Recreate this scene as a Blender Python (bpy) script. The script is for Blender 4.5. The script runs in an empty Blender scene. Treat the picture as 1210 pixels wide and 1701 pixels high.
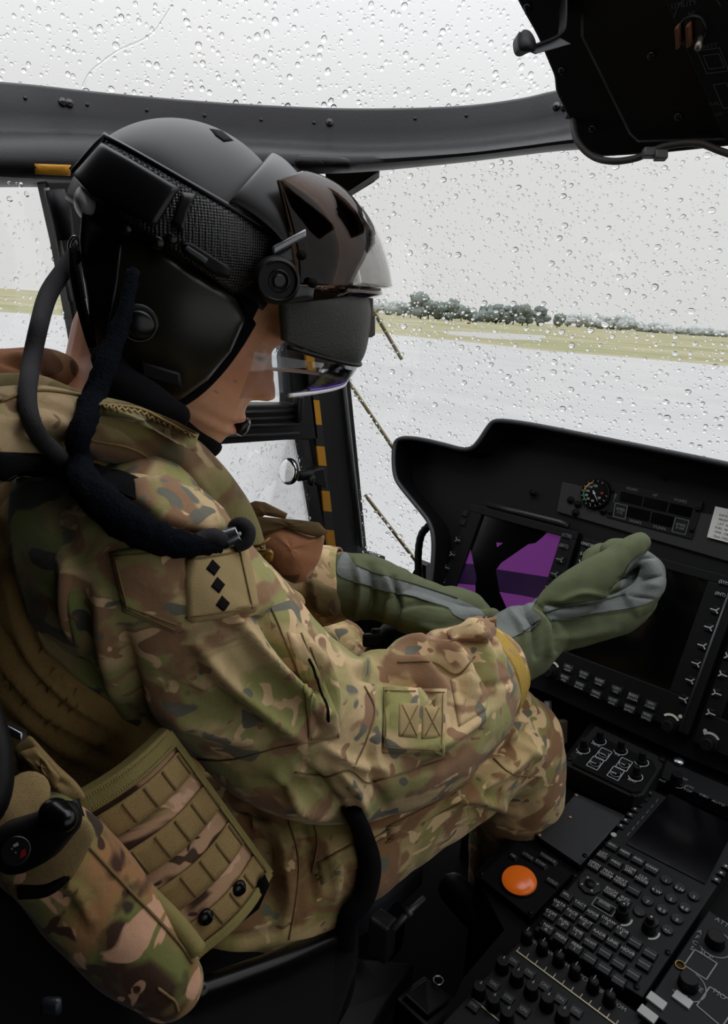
import bpy, bmesh, math, random
from math import sin, cos, pi, radians, sqrt, exp
from mathutils import Vector as V, Matrix, noise
from mathutils.bvhtree import BVHTree

random.seed(7)
S = bpy.context.scene
COL = S.collection
FPX, W0, H0 = 1220.0, 1210.0, 1701.0

# ------------------------------------------------------------------ camera
YAW, PITCH, ROLL = radians(41), radians(15.35), radians(3.7)
CAM = V((0, 0, 1.15))
_F = V((-sin(YAW), cos(YAW), 0)); _R = V((cos(YAW), sin(YAW), 0)); _Z = V((0, 0, 1))
FW = _F*cos(PITCH) - _Z*sin(PITCH)
_U = _F*sin(PITCH) + _Z*cos(PITCH)
XC = _R*cos(ROLL) + _U*sin(ROLL)
YC = -_R*sin(ROLL) + _U*cos(ROLL)
cd = bpy.data.cameras.new('camera'); cam = bpy.data.objects.new('camera', cd); COL.objects.link(cam)
cam.matrix_world = Matrix(((XC.x, YC.x, -FW.x, CAM.x), (XC.y, YC.y, -FW.y, CAM.y), (XC.z, YC.z, -FW.z, CAM.z), (0, 0, 0, 1)))
cd.sensor_fit = 'VERTICAL'; cd.sensor_height = 36; cd.sensor_width = 36; cd.lens = 36*FPX/H0
cd.clip_start = 0.02; cd.clip_end = 5000
S.camera = cam

def ray(x, y):
    return FW + XC*((x-W0/2)/FPX) + YC*((H0/2-y)/FPX)
def P(x, y, d):
    return CAM + ray(x, y)*d
def onplane(x, y, p0, n):
    r = ray(x, y)
    return CAM + r*((p0-CAM).dot(n)/r.dot(n))
def proj(p):
    q = p-CAM; d = q.dot(FW)
    return (W0/2 + q.dot(XC)/d*FPX, H0/2 - q.dot(YC)/d*FPX, d)

# ------------------------------------------------------------------ objects
def lin(c):
    return tuple((v/12.92 if v <= .04045 else ((v+.055)/1.055)**2.4) for v in (k/255 for k in c))

def tag(o, label=None, cat=None, group=None, kind=None):
    if label: o['label'] = label
    if cat: o['category'] = cat
    if group: o['group'] = group
    if kind: o['kind'] = kind
    return o

def thing(name, loc, label, cat, group=None):
    o = bpy.data.objects.new(name, None); o.empty_display_size = .05
    o.location = loc; COL.objects.link(o)
    return tag(o, label, cat, group)



def link(name, me, mat, parent=None):
    o = bpy.data.objects.new(name, me); COL.objects.link(o)
    if mat is not None:
        if isinstance(mat, (list, tuple)):
            for m in mat: me.materials.append(m)
        else: me.materials.append(mat)
    if parent is not None:
        o.parent = parent
        if parent.type == 'EMPTY': o.matrix_parent_inverse = Matrix.Translation(-parent.location)
    return o

class MB:
    """collects shapes into one mesh"""
    def __init__(s): s.v = []; s.f = []; s.mi = []; s.cur = 0
    def add(s, vs, fs):
        b = len(s.v); s.v.extend(V(p) for p in vs)
        for f in fs: s.f.append([i+b for i in f]); s.mi.append(s.cur)
        return s
    def quadslab(s, q, n, t):
        """q: 4 points (front face), n unit normal outwards, t thickness behind"""
        a = [V(p) for p in q]; b = [p-n*t for p in a]
        return s.add(a+b, [(0,1,2,3),(7,6,5,4),(0,4,5,1),(1,5,6,2),(2,6,7,3),(3,7,4,0)])
    def prism(s, loop, off):
        a = [V(p) for p in loop]; b = [p+off for p in a]; k = len(a)
        return s.add(a+b, [list(range(k)), list(range(2*k-1, k-1, -1))]+[(i, i+k, (i+1) % k+k, (i+1) % k) for i in range(k)])
    def box(s, c, ax, ay, az):
        c = V(c); ax, ay, az = V(ax), V(ay), V(az); vs = [c+ax*i+ay*j+az*k for i in (-1,1) for j in (-1,1) for k in (-1,1)]
        return s.add(vs, [(0,1,3,2),(4,6,7,5),(0,4,5,1),(2,3,7,6),(0,2,6,4),(1,5,7,3)])
    def tube(s, pts, rad, seg=12, caps=True, closed=False, flat=None, up=None):
        pts = [V(p) for p in pts]; n = len(pts)
        if not isinstance(rad, (list, tuple)): rad = [rad]*n
        vs = []; T = []
        for i in range(n):
            if closed: t = pts[(i+1) % n]-pts[i-1]
            else: t = pts[min(i+1, n-1)]-pts[max(i-1, 0)]
            T.append(t.normalized() if t.length > 1e-9 else V((0, 0, 1)))
        if up is not None: N = V(up)-T[0]*V(up).dot(T[0])
        else:
            N = T[0].orthogonal()
        N.normalize()
        for i in range(n):
            if up is not None and flat: N = V(up)
            N = N-T[i]*N.dot(T[i]); N.normalize(); B = T[i].cross(N)
            for k in range(seg):
                a = 2*pi*k/seg
                vs.append(pts[i]+N*(cos(a)*rad[i]*(flat if flat else 1))+B*(sin(a)*rad[i]))
        fs = []
        m = n if closed else n-1
        for i in range(m):
            for k in range(seg):
                a = i*seg+k; b = i*seg+(k+1) % seg; c = ((i+1) % n)*seg
                fs.append((a, b, c+(k+1) % seg, c+k))
        if caps and not closed:
            fs.append(list(range(seg))[::-1]); fs.append([(n-1)*seg+k for k in range(seg)])
        return s.add(vs, fs)
    def disc(s, c, n, r, h, seg=20, r2=None, dome=0):
        """cylinder/frustum from c along n by h; optional dome rings on the top"""
        c = V(c); n = V(n).normalized(); u = n.orthogonal().normalized(); w = n.cross(u)
        r2 = r if r2 is None else r2
        rings = [(r, 0), (r2, h)]
        if dome: rings += [(r2*cos(a), h+dome*sin(a)) for a in (.3, .6, .9, 1.2, 1.45)]
        vs = []
        for rr, hh in rings:
            vs += [c+n*hh+(u*cos(2*pi*k/seg)+w*sin(2*pi*k/seg))*rr for k in range(seg)]
        fs = [list(range(seg))[::-1]]
        for i in range(len(rings)-1):
            fs += [(i*seg+k, i*seg+(k+1) % seg, (i+1)*seg+(k+1) % seg, (i+1)*seg+k) for k in range(seg)]
        fs.append([(len(rings)-1)*seg+k for k in range(seg)])
        return s.add(vs, fs)
    def ell(s, c, ax, ay, az, nu=24, nv=14, v0=-90, v1=90):
        """ellipsoid with axes; az is the polar axis"""
        c = V(c); vs = []; fs = []
        for j in range(nv+1):
            t = radians(v0+(v1-v0)*j/nv)
            for i in range(nu):
                p = 2*pi*i/nu
                vs.append(c+V(ax)*(cos(t)*cos(p))+V(ay)*(cos(t)*sin(p))+V(az)*sin(t))
        for j in range(nv):
            for i in range(nu):
                fs.append((j*nu+i, j*nu+(i+1) % nu, (j+1)*nu+(i+1) % nu, (j+1)*nu+i))
        return s.add(vs, fs)
    def grid(s, g, close=False):
        """g[i][j] points"""
        n, m = len(g), len(g[0]); vs = [p for r in g for p in r]; fs = []
        for i in range(n-1):
            for j in range(m if close else m-1):
                fs.append((i*m+j, i*m+(j+1) % m, (i+1)*m+(j+1) % m, (i+1)*m+j))
        return s.add(vs, fs)
    def mesh(s, name, smooth=True, weld=0):
        me = bpy.data.meshes.new(name)
        me.from_pydata([tuple(p) for p in s.v], [], s.f)
        bm = bmesh.new(); bm.from_mesh(me)
        for i, f in enumerate(bm.faces): f.material_index = s.mi[i] if i < len(s.mi) else 0
        if weld: bmesh.ops.remove_doubles(bm, verts=bm.verts, dist=weld)
        bmesh.ops.recalc_face_normals(bm, faces=bm.faces)
        bm.to_mesh(me); bm.free()
        if smooth:
            for p in me.polygons: p.use_smooth = True
        return me
    def build(s, name, mat, parent=None, smooth=True, bevel=0, solid=0, angle=40, weld=0, seg=2, solid_off=-1):
        o = link(name, s.mesh(name, smooth, weld), mat, parent)
        if solid:
            m = o.modifiers.new('solid', 'SOLIDIFY'); m.thickness = solid; m.offset = solid_off
        if bevel:
            m = o.modifiers.new('bevel', 'BEVEL'); m.width = bevel; m.segments = seg; m.limit_method = 'ANGLE'; m.angle_limit = radians(35)
            if smooth:
                m.harden_normals = False
        if smooth and angle and (bevel or solid):
            sharp(o.data, angle if not bevel else 60)
        return o

def sharp(me, angle):
    bm = bmesh.new(); bm.from_mesh(me)
    for e in bm.edges:
        if len(e.link_faces) == 2 and e.calc_face_angle(0) > radians(angle): e.smooth = False
    bm.to_mesh(me); bm.free()

def cr(pts, n):
    """Catmull-Rom through tuples, n samples per span"""
    pts = [tuple(float(k) for k in p) for p in pts]; out = []
    for i in range(len(pts)-1):
        p0 = pts[i-1] if i else tuple(2*a-b for a, b in zip(pts[0], pts[1]))
        p1, p2 = pts[i], pts[i+1]
        p3 = pts[i+2] if i+2 < len(pts) else tuple(2*a-b for a, b in zip(p2, p1))
        for k in range(n):
            t = k/n; t2 = t*t; t3 = t2*t
            out.append(tuple(.5*(2*b+(c-a)*t+(2*a-5*b+4*c-d)*t2+(3*b-a-3*c+d)*t3) for a, b, c, d in zip(p0, p1, p2, p3)))
    out.append(pts[-1]); return out

def crc(pts, n):
    pts = [tuple(float(k) for k in p) for p in pts]; k = len(pts); out = []
    for i in range(k):
        p0, p1, p2, p3 = pts[i-1], pts[i], pts[(i+1) % k], pts[(i+2) % k]
        for j in range(n):
            t = j/n; t2 = t*t; t3 = t2*t
            out.append(tuple(.5*(2*b+(c-a)*t+(2*a-5*b+4*c-d)*t2+(3*b-a-3*c+d)*t3) for a, b, c, d in zip(p0, p1, p2, p3)))
    return out

def dense(poly, step):
    """straight polygon resampled"""
    out = []; k = len(poly)
    for i in range(k):
        a, b = poly[i], poly[(i+1) % k]; L = sqrt(sum((p-q)**2 for p, q in zip(a, b))); n = max(1, int(L/step))
        out += [tuple(p+(q-p)*j/n for p, q in zip(a, b)) for j in range(n)]
    return out

def limb(mb, pts, n=8, seg=20, caps=True, flat=None, up=None):
    """pts: (px, py, depth, radius_px): a tapered round limb with rounded ends"""
    s = cr(pts, n)
    c = [P(a[0], a[1], a[2]) for a in s]; r = [max(a[3], .5)*a[2]/FPX for a in s]
    if caps:
        d0 = (c[0]-c[1]).normalized(); d1 = (c[-1]-c[-2]).normalized()
        hc, hr = [], []
        for a in (80, 60, 40, 20): hc.append(c[0]+d0*r[0]*sin(radians(a))); hr.append(r[0]*cos(radians(a)))
        tc, tr = [], []
        for a in (20, 40, 60, 80): tc.append(c[-1]+d1*r[-1]*sin(radians(a))); tr.append(r[-1]*cos(radians(a)))
        c = hc+c+tc; r = hr+r+tr
    mb.tube(c, r, seg, True, flat=flat, up=up)
    return mb

def evalmesh(o):
    dg = bpy.context.evaluated_depsgraph_get(); dg.update()
    return bpy.data.meshes.new_from_object(o.evaluated_get(dg))

def fuse(mb, name, voxel, smooth=3, mat=None, parent=None, keep=True):
    """one continuous skin around everything in mb"""
    tmp = bpy.data.objects.new('tmp', mb.mesh('tmp')); COL.objects.link(tmp)
    r = tmp.modifiers.new('r', 'REMESH'); r.mode = 'VOXEL'; r.voxel_size = voxel; r.use_smooth_shade = True
    if smooth:
        m = tmp.modifiers.new('s', 'SMOOTH'); m.factor = .5; m.iterations = smooth
    me = evalmesh(tmp); me.name = name; me.materials.clear()
    old = tmp.data; bpy.data.objects.remove(tmp); bpy.data.meshes.remove(old)
    for p in me.polygons: p.use_smooth = True
    if not keep: return me
    return link(name, me, mat, parent)

def displace(me, fn):
    """fn(co, normal) -> offset along normal"""
    me.update()
    nr = [v.normal.copy() for v in me.vertices]
    for v, n in zip(me.vertices, nr):
        h = fn(v.co, n)
        if h: v.co = v.co+n*h
    me.update()

def strokes_fn(strokes):
    """folds: (pts_px, width_px, height_m); pushes the cloth facing the camera out or in along a stroke"""
    segs = []
    for pts, w, h in strokes:
        q = cr(pts, 6) if len(pts) > 2 else pts
        n = len(q)-1
        bb = (min(p[0] for p in q)-3*w, max(p[0] for p in q)+3*w, min(p[1] for p in q)-3*w, max(p[1] for p in q)+3*w)
        segs.append((q, w, h, bb, n))
    def fn(co, nrm):
        if nrm.dot(CAM-co) <= 0: return 0
        x, y, d = proj(co); t = 0
        for q, w, h, bb, n in segs:
            if x < bb[0] or x > bb[1] or y < bb[2] or y > bb[3]: continue
            best = 1e9; bt = 0
            for i in range(n):
                ax, ay = q[i][:2]; bx, by = q[i+1][:2]; dx, dy = bx-ax, by-ay
                L = dx*dx+dy*dy; u = max(0, min(1, ((x-ax)*dx+(y-ay)*dy)/L)) if L else 0
                e = (ax+u*dx-x)**2+(ay+u*dy-y)**2
                if e < best: best = e; bt = (i+u)/n
            k = exp(-best/(w*w))
            if k > .01: t += h*k*sin(pi*min(1, max(0, .12+bt*.76)))
        return t
    return fn

def bvh(*objs):
    vs, fs = [], []
    for o in objs:
        me = o.data if not o.modifiers else evalmesh(o)
        b = len(vs); vs += [v.co.copy() for v in me.vertices]; fs += [[i+b for i in p.vertices] for p in me.polygons]
    return BVHTree.FromPolygons(vs, fs)

def hit(tree, x, y, fb=None):
    r = ray(x, y).normalized(); h = tree.ray_cast(CAM, r)
    if h[0] is None: return (P(x, y, fb), -r) if fb else (None, None)
    n = h[1]
    if n.dot(r) > 0: n = -n
    return h[0], n

def decal(tree, poly, off=.003, rings=8, thick=.004, fb=None, puff=0, step=8, smooth_poly=False):
    """a sewn-on piece: outline in pixels laid over the surface in tree; returns MB (closed solid)"""
    poly = crc(poly, 6) if smooth_poly else dense(poly, step)
    cx = sum(p[0] for p in poly)/len(poly); cy = sum(p[1] for p in poly)/len(poly)
    mb = MB(); top = []; last = None
    for i in range(rings+1):
        k = 1-i/rings if i < rings else .02
        row = []
        for (x, y) in poly:
            h, n = hit(tree, cx+(x-cx)*k, cy+(y-cy)*k, fb)
            if h is None: h, n = last if last else (P(x, y, .7), -ray(x, y).normalized())
            last = (h, n)
            e = 1-k
            row.append(h+n*(off*(1 if i else .25)+puff*(1-(1-min(1, e*1.6))**2)))
        top.append(row)
    # closed rim pushed down
    rim = []
    for (x, y), p in zip(poly, top[0]):
        rim.append(p+ray(x, y).normalized()*thick)
    mb.grid([rim]+top, close=True)
    m = len(poly); b = len(mb.v)-m; mb.f.append([b+i for i in range(m)]); mb.mi.append(0)
    return mb

def seam(tree, pts, r_m=.0012, off=.001, n=8, fb=None, mb=None, seg=6):
    q = cr(pts, n) if len(pts) > 2 else [tuple(pts[0][j]+(pts[1][j]-pts[0][j])*i/n for j in (0, 1)) for i in range(n+1)]
    c = []
    for x, y in q:
        h, nn = hit(tree, x, y, fb)
        if h is not None: c.append(h+nn*off)
    mb = mb or MB()
    if len(c) > 2: mb.tube(c, r_m, seg)
    return mb

def drape(tree, pts, fb, n=6, lift=.85):
    """a cord laid over what is there: pts (px, py, r_px[, d]); fb = depth where nothing is hit; gives points and radii"""
    q = cr([(p[0], p[1], p[2], 0) for p in pts], n); d = []
    for i, (x, y, r, _) in enumerate(q):
        a, b = pts[min(i//n, len(pts)-1)], pts[min(i//n+1, len(pts)-1)]; t = (i % n)/n
        if len(a) > 3 and len(b) > 3: d.append(a[3]*(1-t)+b[3]*t); continue
        h, _ = hit(tree, x, y)
        best = proj(h)[2] if h is not None else (a[3] if len(a) > 3 else b[3] if len(b) > 3 else fb)
        for o in (-.7, .7):
            h, _ = hit(tree, x+o*r, y+o*r)
            if h is not None: best = min(best, proj(h)[2])
        d.append(best-r*best/FPX*lift)
    for _ in range(6):
        e = d[:]
        for i in range(1, len(d)-1): d[i] = min(e[i]+.0005, (e[i-1]+e[i]+e[i+1])/3)
    return [P(x, y, k) for (x, y, r, _), k in zip(q, d)], [r*k/FPX for (x, y, r, _), k in zip(q, d)]

def inpoly(x, y, poly):
    c = False; j = len(poly)-1
    for i in range(len(poly)):
        a, b = poly[i], poly[j]; j = i
        if (a[1] > y) != (b[1] > y) and x < (b[0]-a[0])*(y-a[1])/(b[1]-a[1])+a[0]: c = not c
    return c

def facing(o, polys, off):
    """the part of o's skin inside the outlines and towards the camera, lifted off as a thin layer of its own"""
    me = o.data; polys = [crc(p, 5) for p in polys]; idx = {}; mb = MB()
    for p in me.polygons:
        c = p.center
        if p.normal.dot(CAM-c) < -.1*(CAM-c).length: continue
        x, y, _ = proj(c)
        if not any(inpoly(x, y, q) for q in polys): continue
        f = []
        for v in p.vertices:
            if v not in idx: idx[v] = len(mb.v); mb.v.append(me.vertices[v].co+me.vertices[v].normal*off)
            f.append(idx[v])
        mb.f.append(f); mb.mi.append(0)
    ed = {}
    for f in mb.f:
        for i in range(len(f)):
            k = tuple(sorted((f[i], f[i-1]))); ed[k] = ed.get(k, 0)+1
    nb = {}
    for (a, b), c in ed.items():
        if c == 1: nb.setdefault(a, []).append(b); nb.setdefault(b, []).append(a)
    for _ in range(8):      # trim the cut line smooth
        new = {i: (mb.v[i]*2+mb.v[n[0]]+mb.v[n[1]])/4 for i, n in nb.items() if len(n) == 2}
        for i, p in new.items(): mb.v[i] = p
    return mb

# text ---------------------------------------------------------------
_txt = {}
def textmesh(t):
    if t not in _txt:
        c = bpy.data.curves.new('txt', 'FONT'); c.body = t; c.align_x = 'CENTER'; c.align_y = 'CENTER'; c.size = 1; c.resolution_u = 2
        c.space_line = .85
        o = bpy.data.objects.new('txt', c); COL.objects.link(o)
        me = evalmesh(o)
        _txt[t] = ([v.co.copy() for v in me.vertices], [list(p.vertices) for p in me.polygons])
        bpy.data.objects.remove(o); bpy.data.curves.remove(c); bpy.data.meshes.remove(me)
    return _txt[t]
def text(mb, t, c, ux, uy, size):
    """lettering lying on a surface: c centre, ux/uy unit reading directions"""
    v, f = textmesh(t)
    return mb.add([c+ux*(p.x*size)+uy*(p.y*size) for p in v], f)

class Panel:
    """a flat quad in space given by four pixel corners on a plane; at(u, v, h) with v downwards"""
    def __init__(s, corners, p0, n):
        s.q = [onplane(x, y, p0, n) for x, y in corners]; s.n = n
        if (CAM-s.q[0]).dot(n) < 0: s.n = -n
        s.w = ((s.q[1]-s.q[0]).length+(s.q[2]-s.q[3]).length)/2; s.h = ((s.q[3]-s.q[0]).length+(s.q[2]-s.q[1]).length)/2
    def at(s, u, v, h=0):
        a, b, c, d = s.q
        return (a*(1-u)+b*u)*(1-v)+(d*(1-u)+c*u)*v+s.n*h
    def uv(s, x, y):
        """pixel -> (u, v) on the quad"""
        p = onplane(x, y, s.q[0], s.n); u = v = .5
        for _ in range(12):
            e = p-s.at(u, v); du = (s.at(u+1e-3, v)-s.at(u-1e-3, v))/2e-3; dv = (s.at(u, v+1e-3)-s.at(u, v-1e-3))/2e-3
            a, b, c = du.dot(du), du.dot(dv), dv.dot(dv); m, n2 = e.dot(du), e.dot(dv); D = a*c-b*b
            u += (m*c-n2*b)/D; v += (n2*a-m*b)/D
        return u, v
    def dirs(s, u=.5, v=.5):
        ux = (s.at(u+.01, v)-s.at(u-.01, v)).normalized(); uy = s.n.cross(ux)
        return ux, uy
    def rect(s, u0, v0, u1, v1, h=0):
        return [s.at(u0, v0, h), s.at(u1, v0, h), s.at(u1, v1, h), s.at(u0, v1, h)]
    def key(s, mb, u0, v0, u1, v1, h0, h1, taper=.12):
        a = s.rect(u0, v0, u1, v1, h0); du, dv = (u1-u0)*taper, (v1-v0)*taper
        b = s.rect(u0+du, v0+dv, u1-du, v1-dv, h1)
        return mb.add(a+b, [(3,2,1,0),(4,5,6,7),(0,1,5,4),(1,2,6,5),(2,3,7,6),(3,0,4,7)])
    def slab(s, mb, u0, v0, u1, v1, h, t):
        return mb.quadslab(s.rect(u0, v0, u1, v1, h), s.n, t)
    def frame(s, mb, u0, v0, u1, v1, h, w):
        """thin drawn rectangle, line width w in metres"""
        wu, wv = w/s.w, w/s.h
        for r in ((u0, v0, u1, v0+wv), (u0, v1-wv, u1, v1), (u0, v0, u0+wu, v1), (u1-wu, v0, u1, v1)): mb.quadslab(s.rect(*r, h), s.n, .0003)
        return mb
    def arc(s, mb, u, v, r, w, a0, a1, h, n=16):
        ux, uy = s.dirs(u, v); c = s.at(u, v, h); g = [[], []]
        for i in range(n+1):
            a = radians(a0+(a1-a0)*i/n); d = ux*cos(a)+uy*sin(a); g[0].append(c+d*(r-w/2)); g[1].append(c+d*(r+w/2))
        return mb.grid(g)
# ------------------------------------------------------------------ materials
def nm(name):
    m = bpy.data.materials.new(name); m.use_nodes = True
    nt = m.node_tree; b = nt.nodes['Principled BSDF']; return m, nt, b
def mat(name, rgb, rough=.6, metal=0, spec=.5, bump=0, bscale=200, vary=0, vscale=8, coat=0, **k):
    m, nt, b = nm(name); L = nt.links
    c = lin(rgb) if max(rgb) > 1.001 else rgb
    b.inputs['Base Color'].default_value = (*c, 1); b.inputs['Roughness'].default_value = rough
    b.inputs['Metallic'].default_value = metal; b.inputs['Specular IOR Level'].default_value = spec
    b.inputs['Coat Weight'].default_value = coat
    tc = nt.nodes.new('ShaderNodeTexCoord')
    if vary:
        n = nt.nodes.new('ShaderNodeTexNoise'); n.inputs['Scale'].default_value = vscale; n.inputs['Detail'].default_value = 5
        L.new(tc.outputs['Object'], n.inputs['Vector'])
        mx = nt.nodes.new('ShaderNodeMix'); mx.data_type = 'RGBA'
        mx.inputs[6].default_value = (*[v*(1-vary) for v in c], 1); mx.inputs[7].default_value = (*[min(1, v*(1+vary)) for v in c], 1)
        L.new(n.outputs['Fac'], mx.inputs[0]); L.new(mx.outputs[2], b.inputs['Base Color'])
    if bump:
        n = nt.nodes.new('ShaderNodeTexNoise'); n.inputs['Scale'].default_value = bscale; n.inputs['Detail'].default_value = 4
        L.new(tc.outputs['Object'], n.inputs['Vector'])
        bp = nt.nodes.new('ShaderNodeBump'); bp.inputs['Strength'].default_value = bump; bp.inputs['Distance'].default_value = .002
        L.new(n.outputs['Fac'], bp.inputs['Height']); L.new(bp.outputs['Normal'], b.inputs['Normal'])
    return m

def camo(name, base, green, brown, dark, light, scale=14, rot=(0, 0, 0), stretch=(1, 1, 1), thr=(.52, .60, .64, .63), gain=1.0, weave=.5):
    m, nt, b = nm(name); L = nt.links; N = nt.nodes
    tc = N.new('ShaderNodeTexCoord'); mp = N.new('ShaderNodeMapping')
    mp.inputs['Rotation'].default_value = [radians(a) for a in rot]; mp.inputs['Scale'].default_value = stretch
    L.new(tc.outputs['Object'], mp.inputs['Vector'])
    def mask(sc, t, soft, off, dist=.6, det=2.5):
        a = N.new('ShaderNodeVectorMath'); a.operation = 'ADD'; a.inputs[1].default_value = off
        L.new(mp.outputs['Vector'], a.inputs[0])
        n = N.new('ShaderNodeTexNoise'); n.inputs['Scale'].default_value = sc; n.inputs['Detail'].default_value = det
        n.inputs['Roughness'].default_value = .45; n.inputs['Distortion'].default_value = dist
        L.new(a.outputs[0], n.inputs['Vector'])
        r = N.new('ShaderNodeMapRange'); r.inputs[1].default_value = t-soft; r.inputs[2].default_value = t+soft
        L.new(n.outputs['Fac'], r.inputs[0]); return r.outputs[0]
    cur = None
    def over(col, fac):
        nonlocal cur
        mx = N.new('ShaderNodeMix'); mx.data_type = 'RGBA'
        if cur is None: mx.inputs[6].default_value = (*[v*gain for v in lin(base)], 1)
        else: L.new(cur, mx.inputs[6])
        mx.inputs[7].default_value = (*[v*gain for v in lin(col)], 1); L.new(fac, mx.inputs[0]); cur = mx.outputs[2]
    over(green, mask(scale, thr[0], .07, (3, 7, 1)))
    over(brown, mask(scale*1.15, thr[1]-.03, .035, (11, 2, 5), .9))
    over(light, mask(scale*1.7, thr[3], .012, (1, 13, 9), 1.0))
    over(dark, mask(scale*1.9, thr[2], .01, (5, 5, 17), .4, 1))
    over(brown, mask(scale*3.3, .69, .012, (8, 1, 4), .4, 1))
    # weave and dye mottling
    n = N.new('ShaderNodeTexNoise'); n.inputs['Scale'].default_value = 900; n.inputs['Detail'].default_value = 2
    L.new(tc.outputs['Object'], n.inputs['Vector'])
    mr = N.new('ShaderNodeMapRange'); mr.inputs[3].default_value = .82; mr.inputs[4].default_value = 1.16; L.new(n.outputs['Fac'], mr.inputs[0])
    vm = N.new('ShaderNodeVectorMath'); vm.operation = 'SCALE'; L.new(cur, vm.inputs[0]); L.new(mr.outputs[0], vm.inputs['Scale'])
    L.new(vm.outputs[0], b.inputs['Base Color'])
    b.inputs['Roughness'].default_value = .92; b.inputs['Specular IOR Level'].default_value = .15
    b.inputs['Sheen Weight'].default_value = .12; b.inputs['Sheen Roughness'].default_value = .5
    n2 = N.new('ShaderNodeTexNoise'); n2.inputs['Scale'].default_value = 60; n2.inputs['Detail'].default_value = 6
    L.new(tc.outputs['Object'], n2.inputs['Vector'])
    bp = N.new('ShaderNodeBump'); bp.inputs['Strength'].default_value = weave; bp.inputs['Distance'].default_value = .003
    L.new(n2.outputs['Fac'], bp.inputs['Height']); L.new(bp.outputs['Normal'], b.inputs['Normal'])
    return m

def webbing(name, rgb, scale=700):
    m, nt, b = nm(name); L = nt.links; N = nt.nodes
    tc = N.new('ShaderNodeTexCoord'); c = lin(rgb)
    n = N.new('ShaderNodeTexVoronoi'); n.inputs['Scale'].default_value = scale; L.new(tc.outputs['Object'], n.inputs['Vector'])
    n2 = N.new('ShaderNodeTexNoise'); n2.inputs['Scale'].default_value = 25; L.new(tc.outputs['Object'], n2.inputs['Vector'])
    mx = N.new('ShaderNodeMix'); mx.data_type = 'RGBA'; mx.inputs[6].default_value = (*[v*1.25 for v in c], 1); mx.inputs[7].default_value = (*[v*.45 for v in c], 1)
    L.new(n.outputs['Distance'], mx.inputs[0])
    m2 = N.new('ShaderNodeMix'); m2.data_type = 'RGBA'; m2.blend_type = 'MULTIPLY'; m2.inputs[0].default_value = .6
    L.new(mx.outputs[2], m2.inputs[6]); L.new(n2.outputs['Fac'], m2.inputs[7]); L.new(m2.outputs[2], b.inputs['Base Color'])
    b.inputs['Roughness'].default_value = .9; b.inputs['Specular IOR Level'].default_value = .1
    bp = N.new('ShaderNodeBump'); bp.inputs['Strength'].default_value = .3; bp.inputs['Distance'].default_value = .0006
    L.new(n.outputs['Distance'], bp.inputs['Height']); L.new(bp.outputs['Normal'], b.inputs['Normal'])
    return m

def clearmix(name, tint, gloss=.06, rough=.0, coat=None):
    m = bpy.data.materials.new(name); m.use_nodes = True; nt = m.node_tree; N = nt.nodes; L = nt.links
    N.remove(N['Principled BSDF']); out = N['Material Output']
    t = N.new('ShaderNodeBsdfTransparent'); t.inputs[0].default_value = (*tint, 1)
    g = N.new('ShaderNodeBsdfGlossy'); g.inputs[0].default_value = (*(coat or (1, 1, 1)), 1); g.inputs['Roughness'].default_value = rough
    lw = N.new('ShaderNodeFresnel'); lw.inputs[0].default_value = 1.45
    mr = N.new('ShaderNodeMath'); mr.operation = 'MULTIPLY'; mr.inputs[1].default_value = gloss/.034; L.new(lw.outputs[0], mr.inputs[0])
    cl = N.new('ShaderNodeMath'); cl.operation = 'MINIMUM'; cl.inputs[1].default_value = .85; L.new(mr.outputs[0], cl.inputs[0])
    mx = N.new('ShaderNodeMixShader'); L.new(cl.outputs[0], mx.inputs[0]); L.new(t.outputs[0], mx.inputs[1]); L.new(g.outputs[0], mx.inputs[2])
    L.new(mx.outputs[0], out.inputs[0]); return m

def water(name):
    m = bpy.data.materials.new(name); m.use_nodes = True; nt = m.node_tree; N = nt.nodes; L = nt.links
    N.remove(N['Principled BSDF']); g = N.new('ShaderNodeBsdfGlass'); g.inputs['IOR'].default_value = 1.33; g.inputs['Roughness'].default_value = 0
    L.new(g.outputs[0], N['Material Output'].inputs[0]); return m

def emit(name, rgb, st):
    m, nt, b = nm(name); c = lin(rgb)
    b.inputs['Base Color'].default_value = (*[v*.3 for v in c], 1); b.inputs['Emission Color'].default_value = (*c, 1); b.inputs['Emission Strength'].default_value = st
    b.inputs['Roughness'].default_value = .25
    return m

BLK = mat('black_paint', (13, 13, 14), .5, spec=.3, bump=.12, bscale=500)
BLK_MATT = mat('matt_black', (7, 7, 8), .8, spec=.12, bump=.1, bscale=400)
BLK_PANEL = mat('panel_black', (11, 12, 13), .6, spec=.2, bump=.08, bscale=900)
BLK_GLOSS = mat('gloss_black', (7, 7, 8), .25, spec=.35)
BLK_RUB = mat('black_rubber', (8, 8, 9), .5, spec=.25)
ROOF = mat('roof_lining', (5, 5, 7), .42, spec=.25, bump=.15, bscale=250, vary=.2)
TRIMGREY = mat('trim_grey', (70, 72, 74), .4, metal=.3)
PRINT = mat('white_print', (175, 178, 178), .7)
PRINT_DIM = mat('grey_print', (112, 116, 116), .7)
SCREEN = mat('dark_screen', (4, 4, 6), .12, spec=.5)
KEYM = mat('key_black', (14, 15, 16), .5, spec=.25, bump=.05)
KEYL = mat('key_label_plate', (58, 61, 66), .6)
SILVER = mat('steel', (165, 168, 172), .28, metal=1)
BRASS = mat('aged_brass', (120, 92, 45), .35, metal=.9)
WHITE = mat('paper', (205, 205, 200), .8)
ORANGE = emit('orange_lens', (235, 110, 25), .28)
YEL = mat('yellow_tape', (196, 136, 24), .6, vary=.12, vscale=40)
TAPEBLK = mat('black_tape', (16, 15, 15), .6)
RED = mat('red_mark', (160, 24, 20), .5)
GREENM = mat('green_mark', (40, 120, 60), .6)
AMBER = mat('amber_mark', (170, 120, 40), .6)

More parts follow.
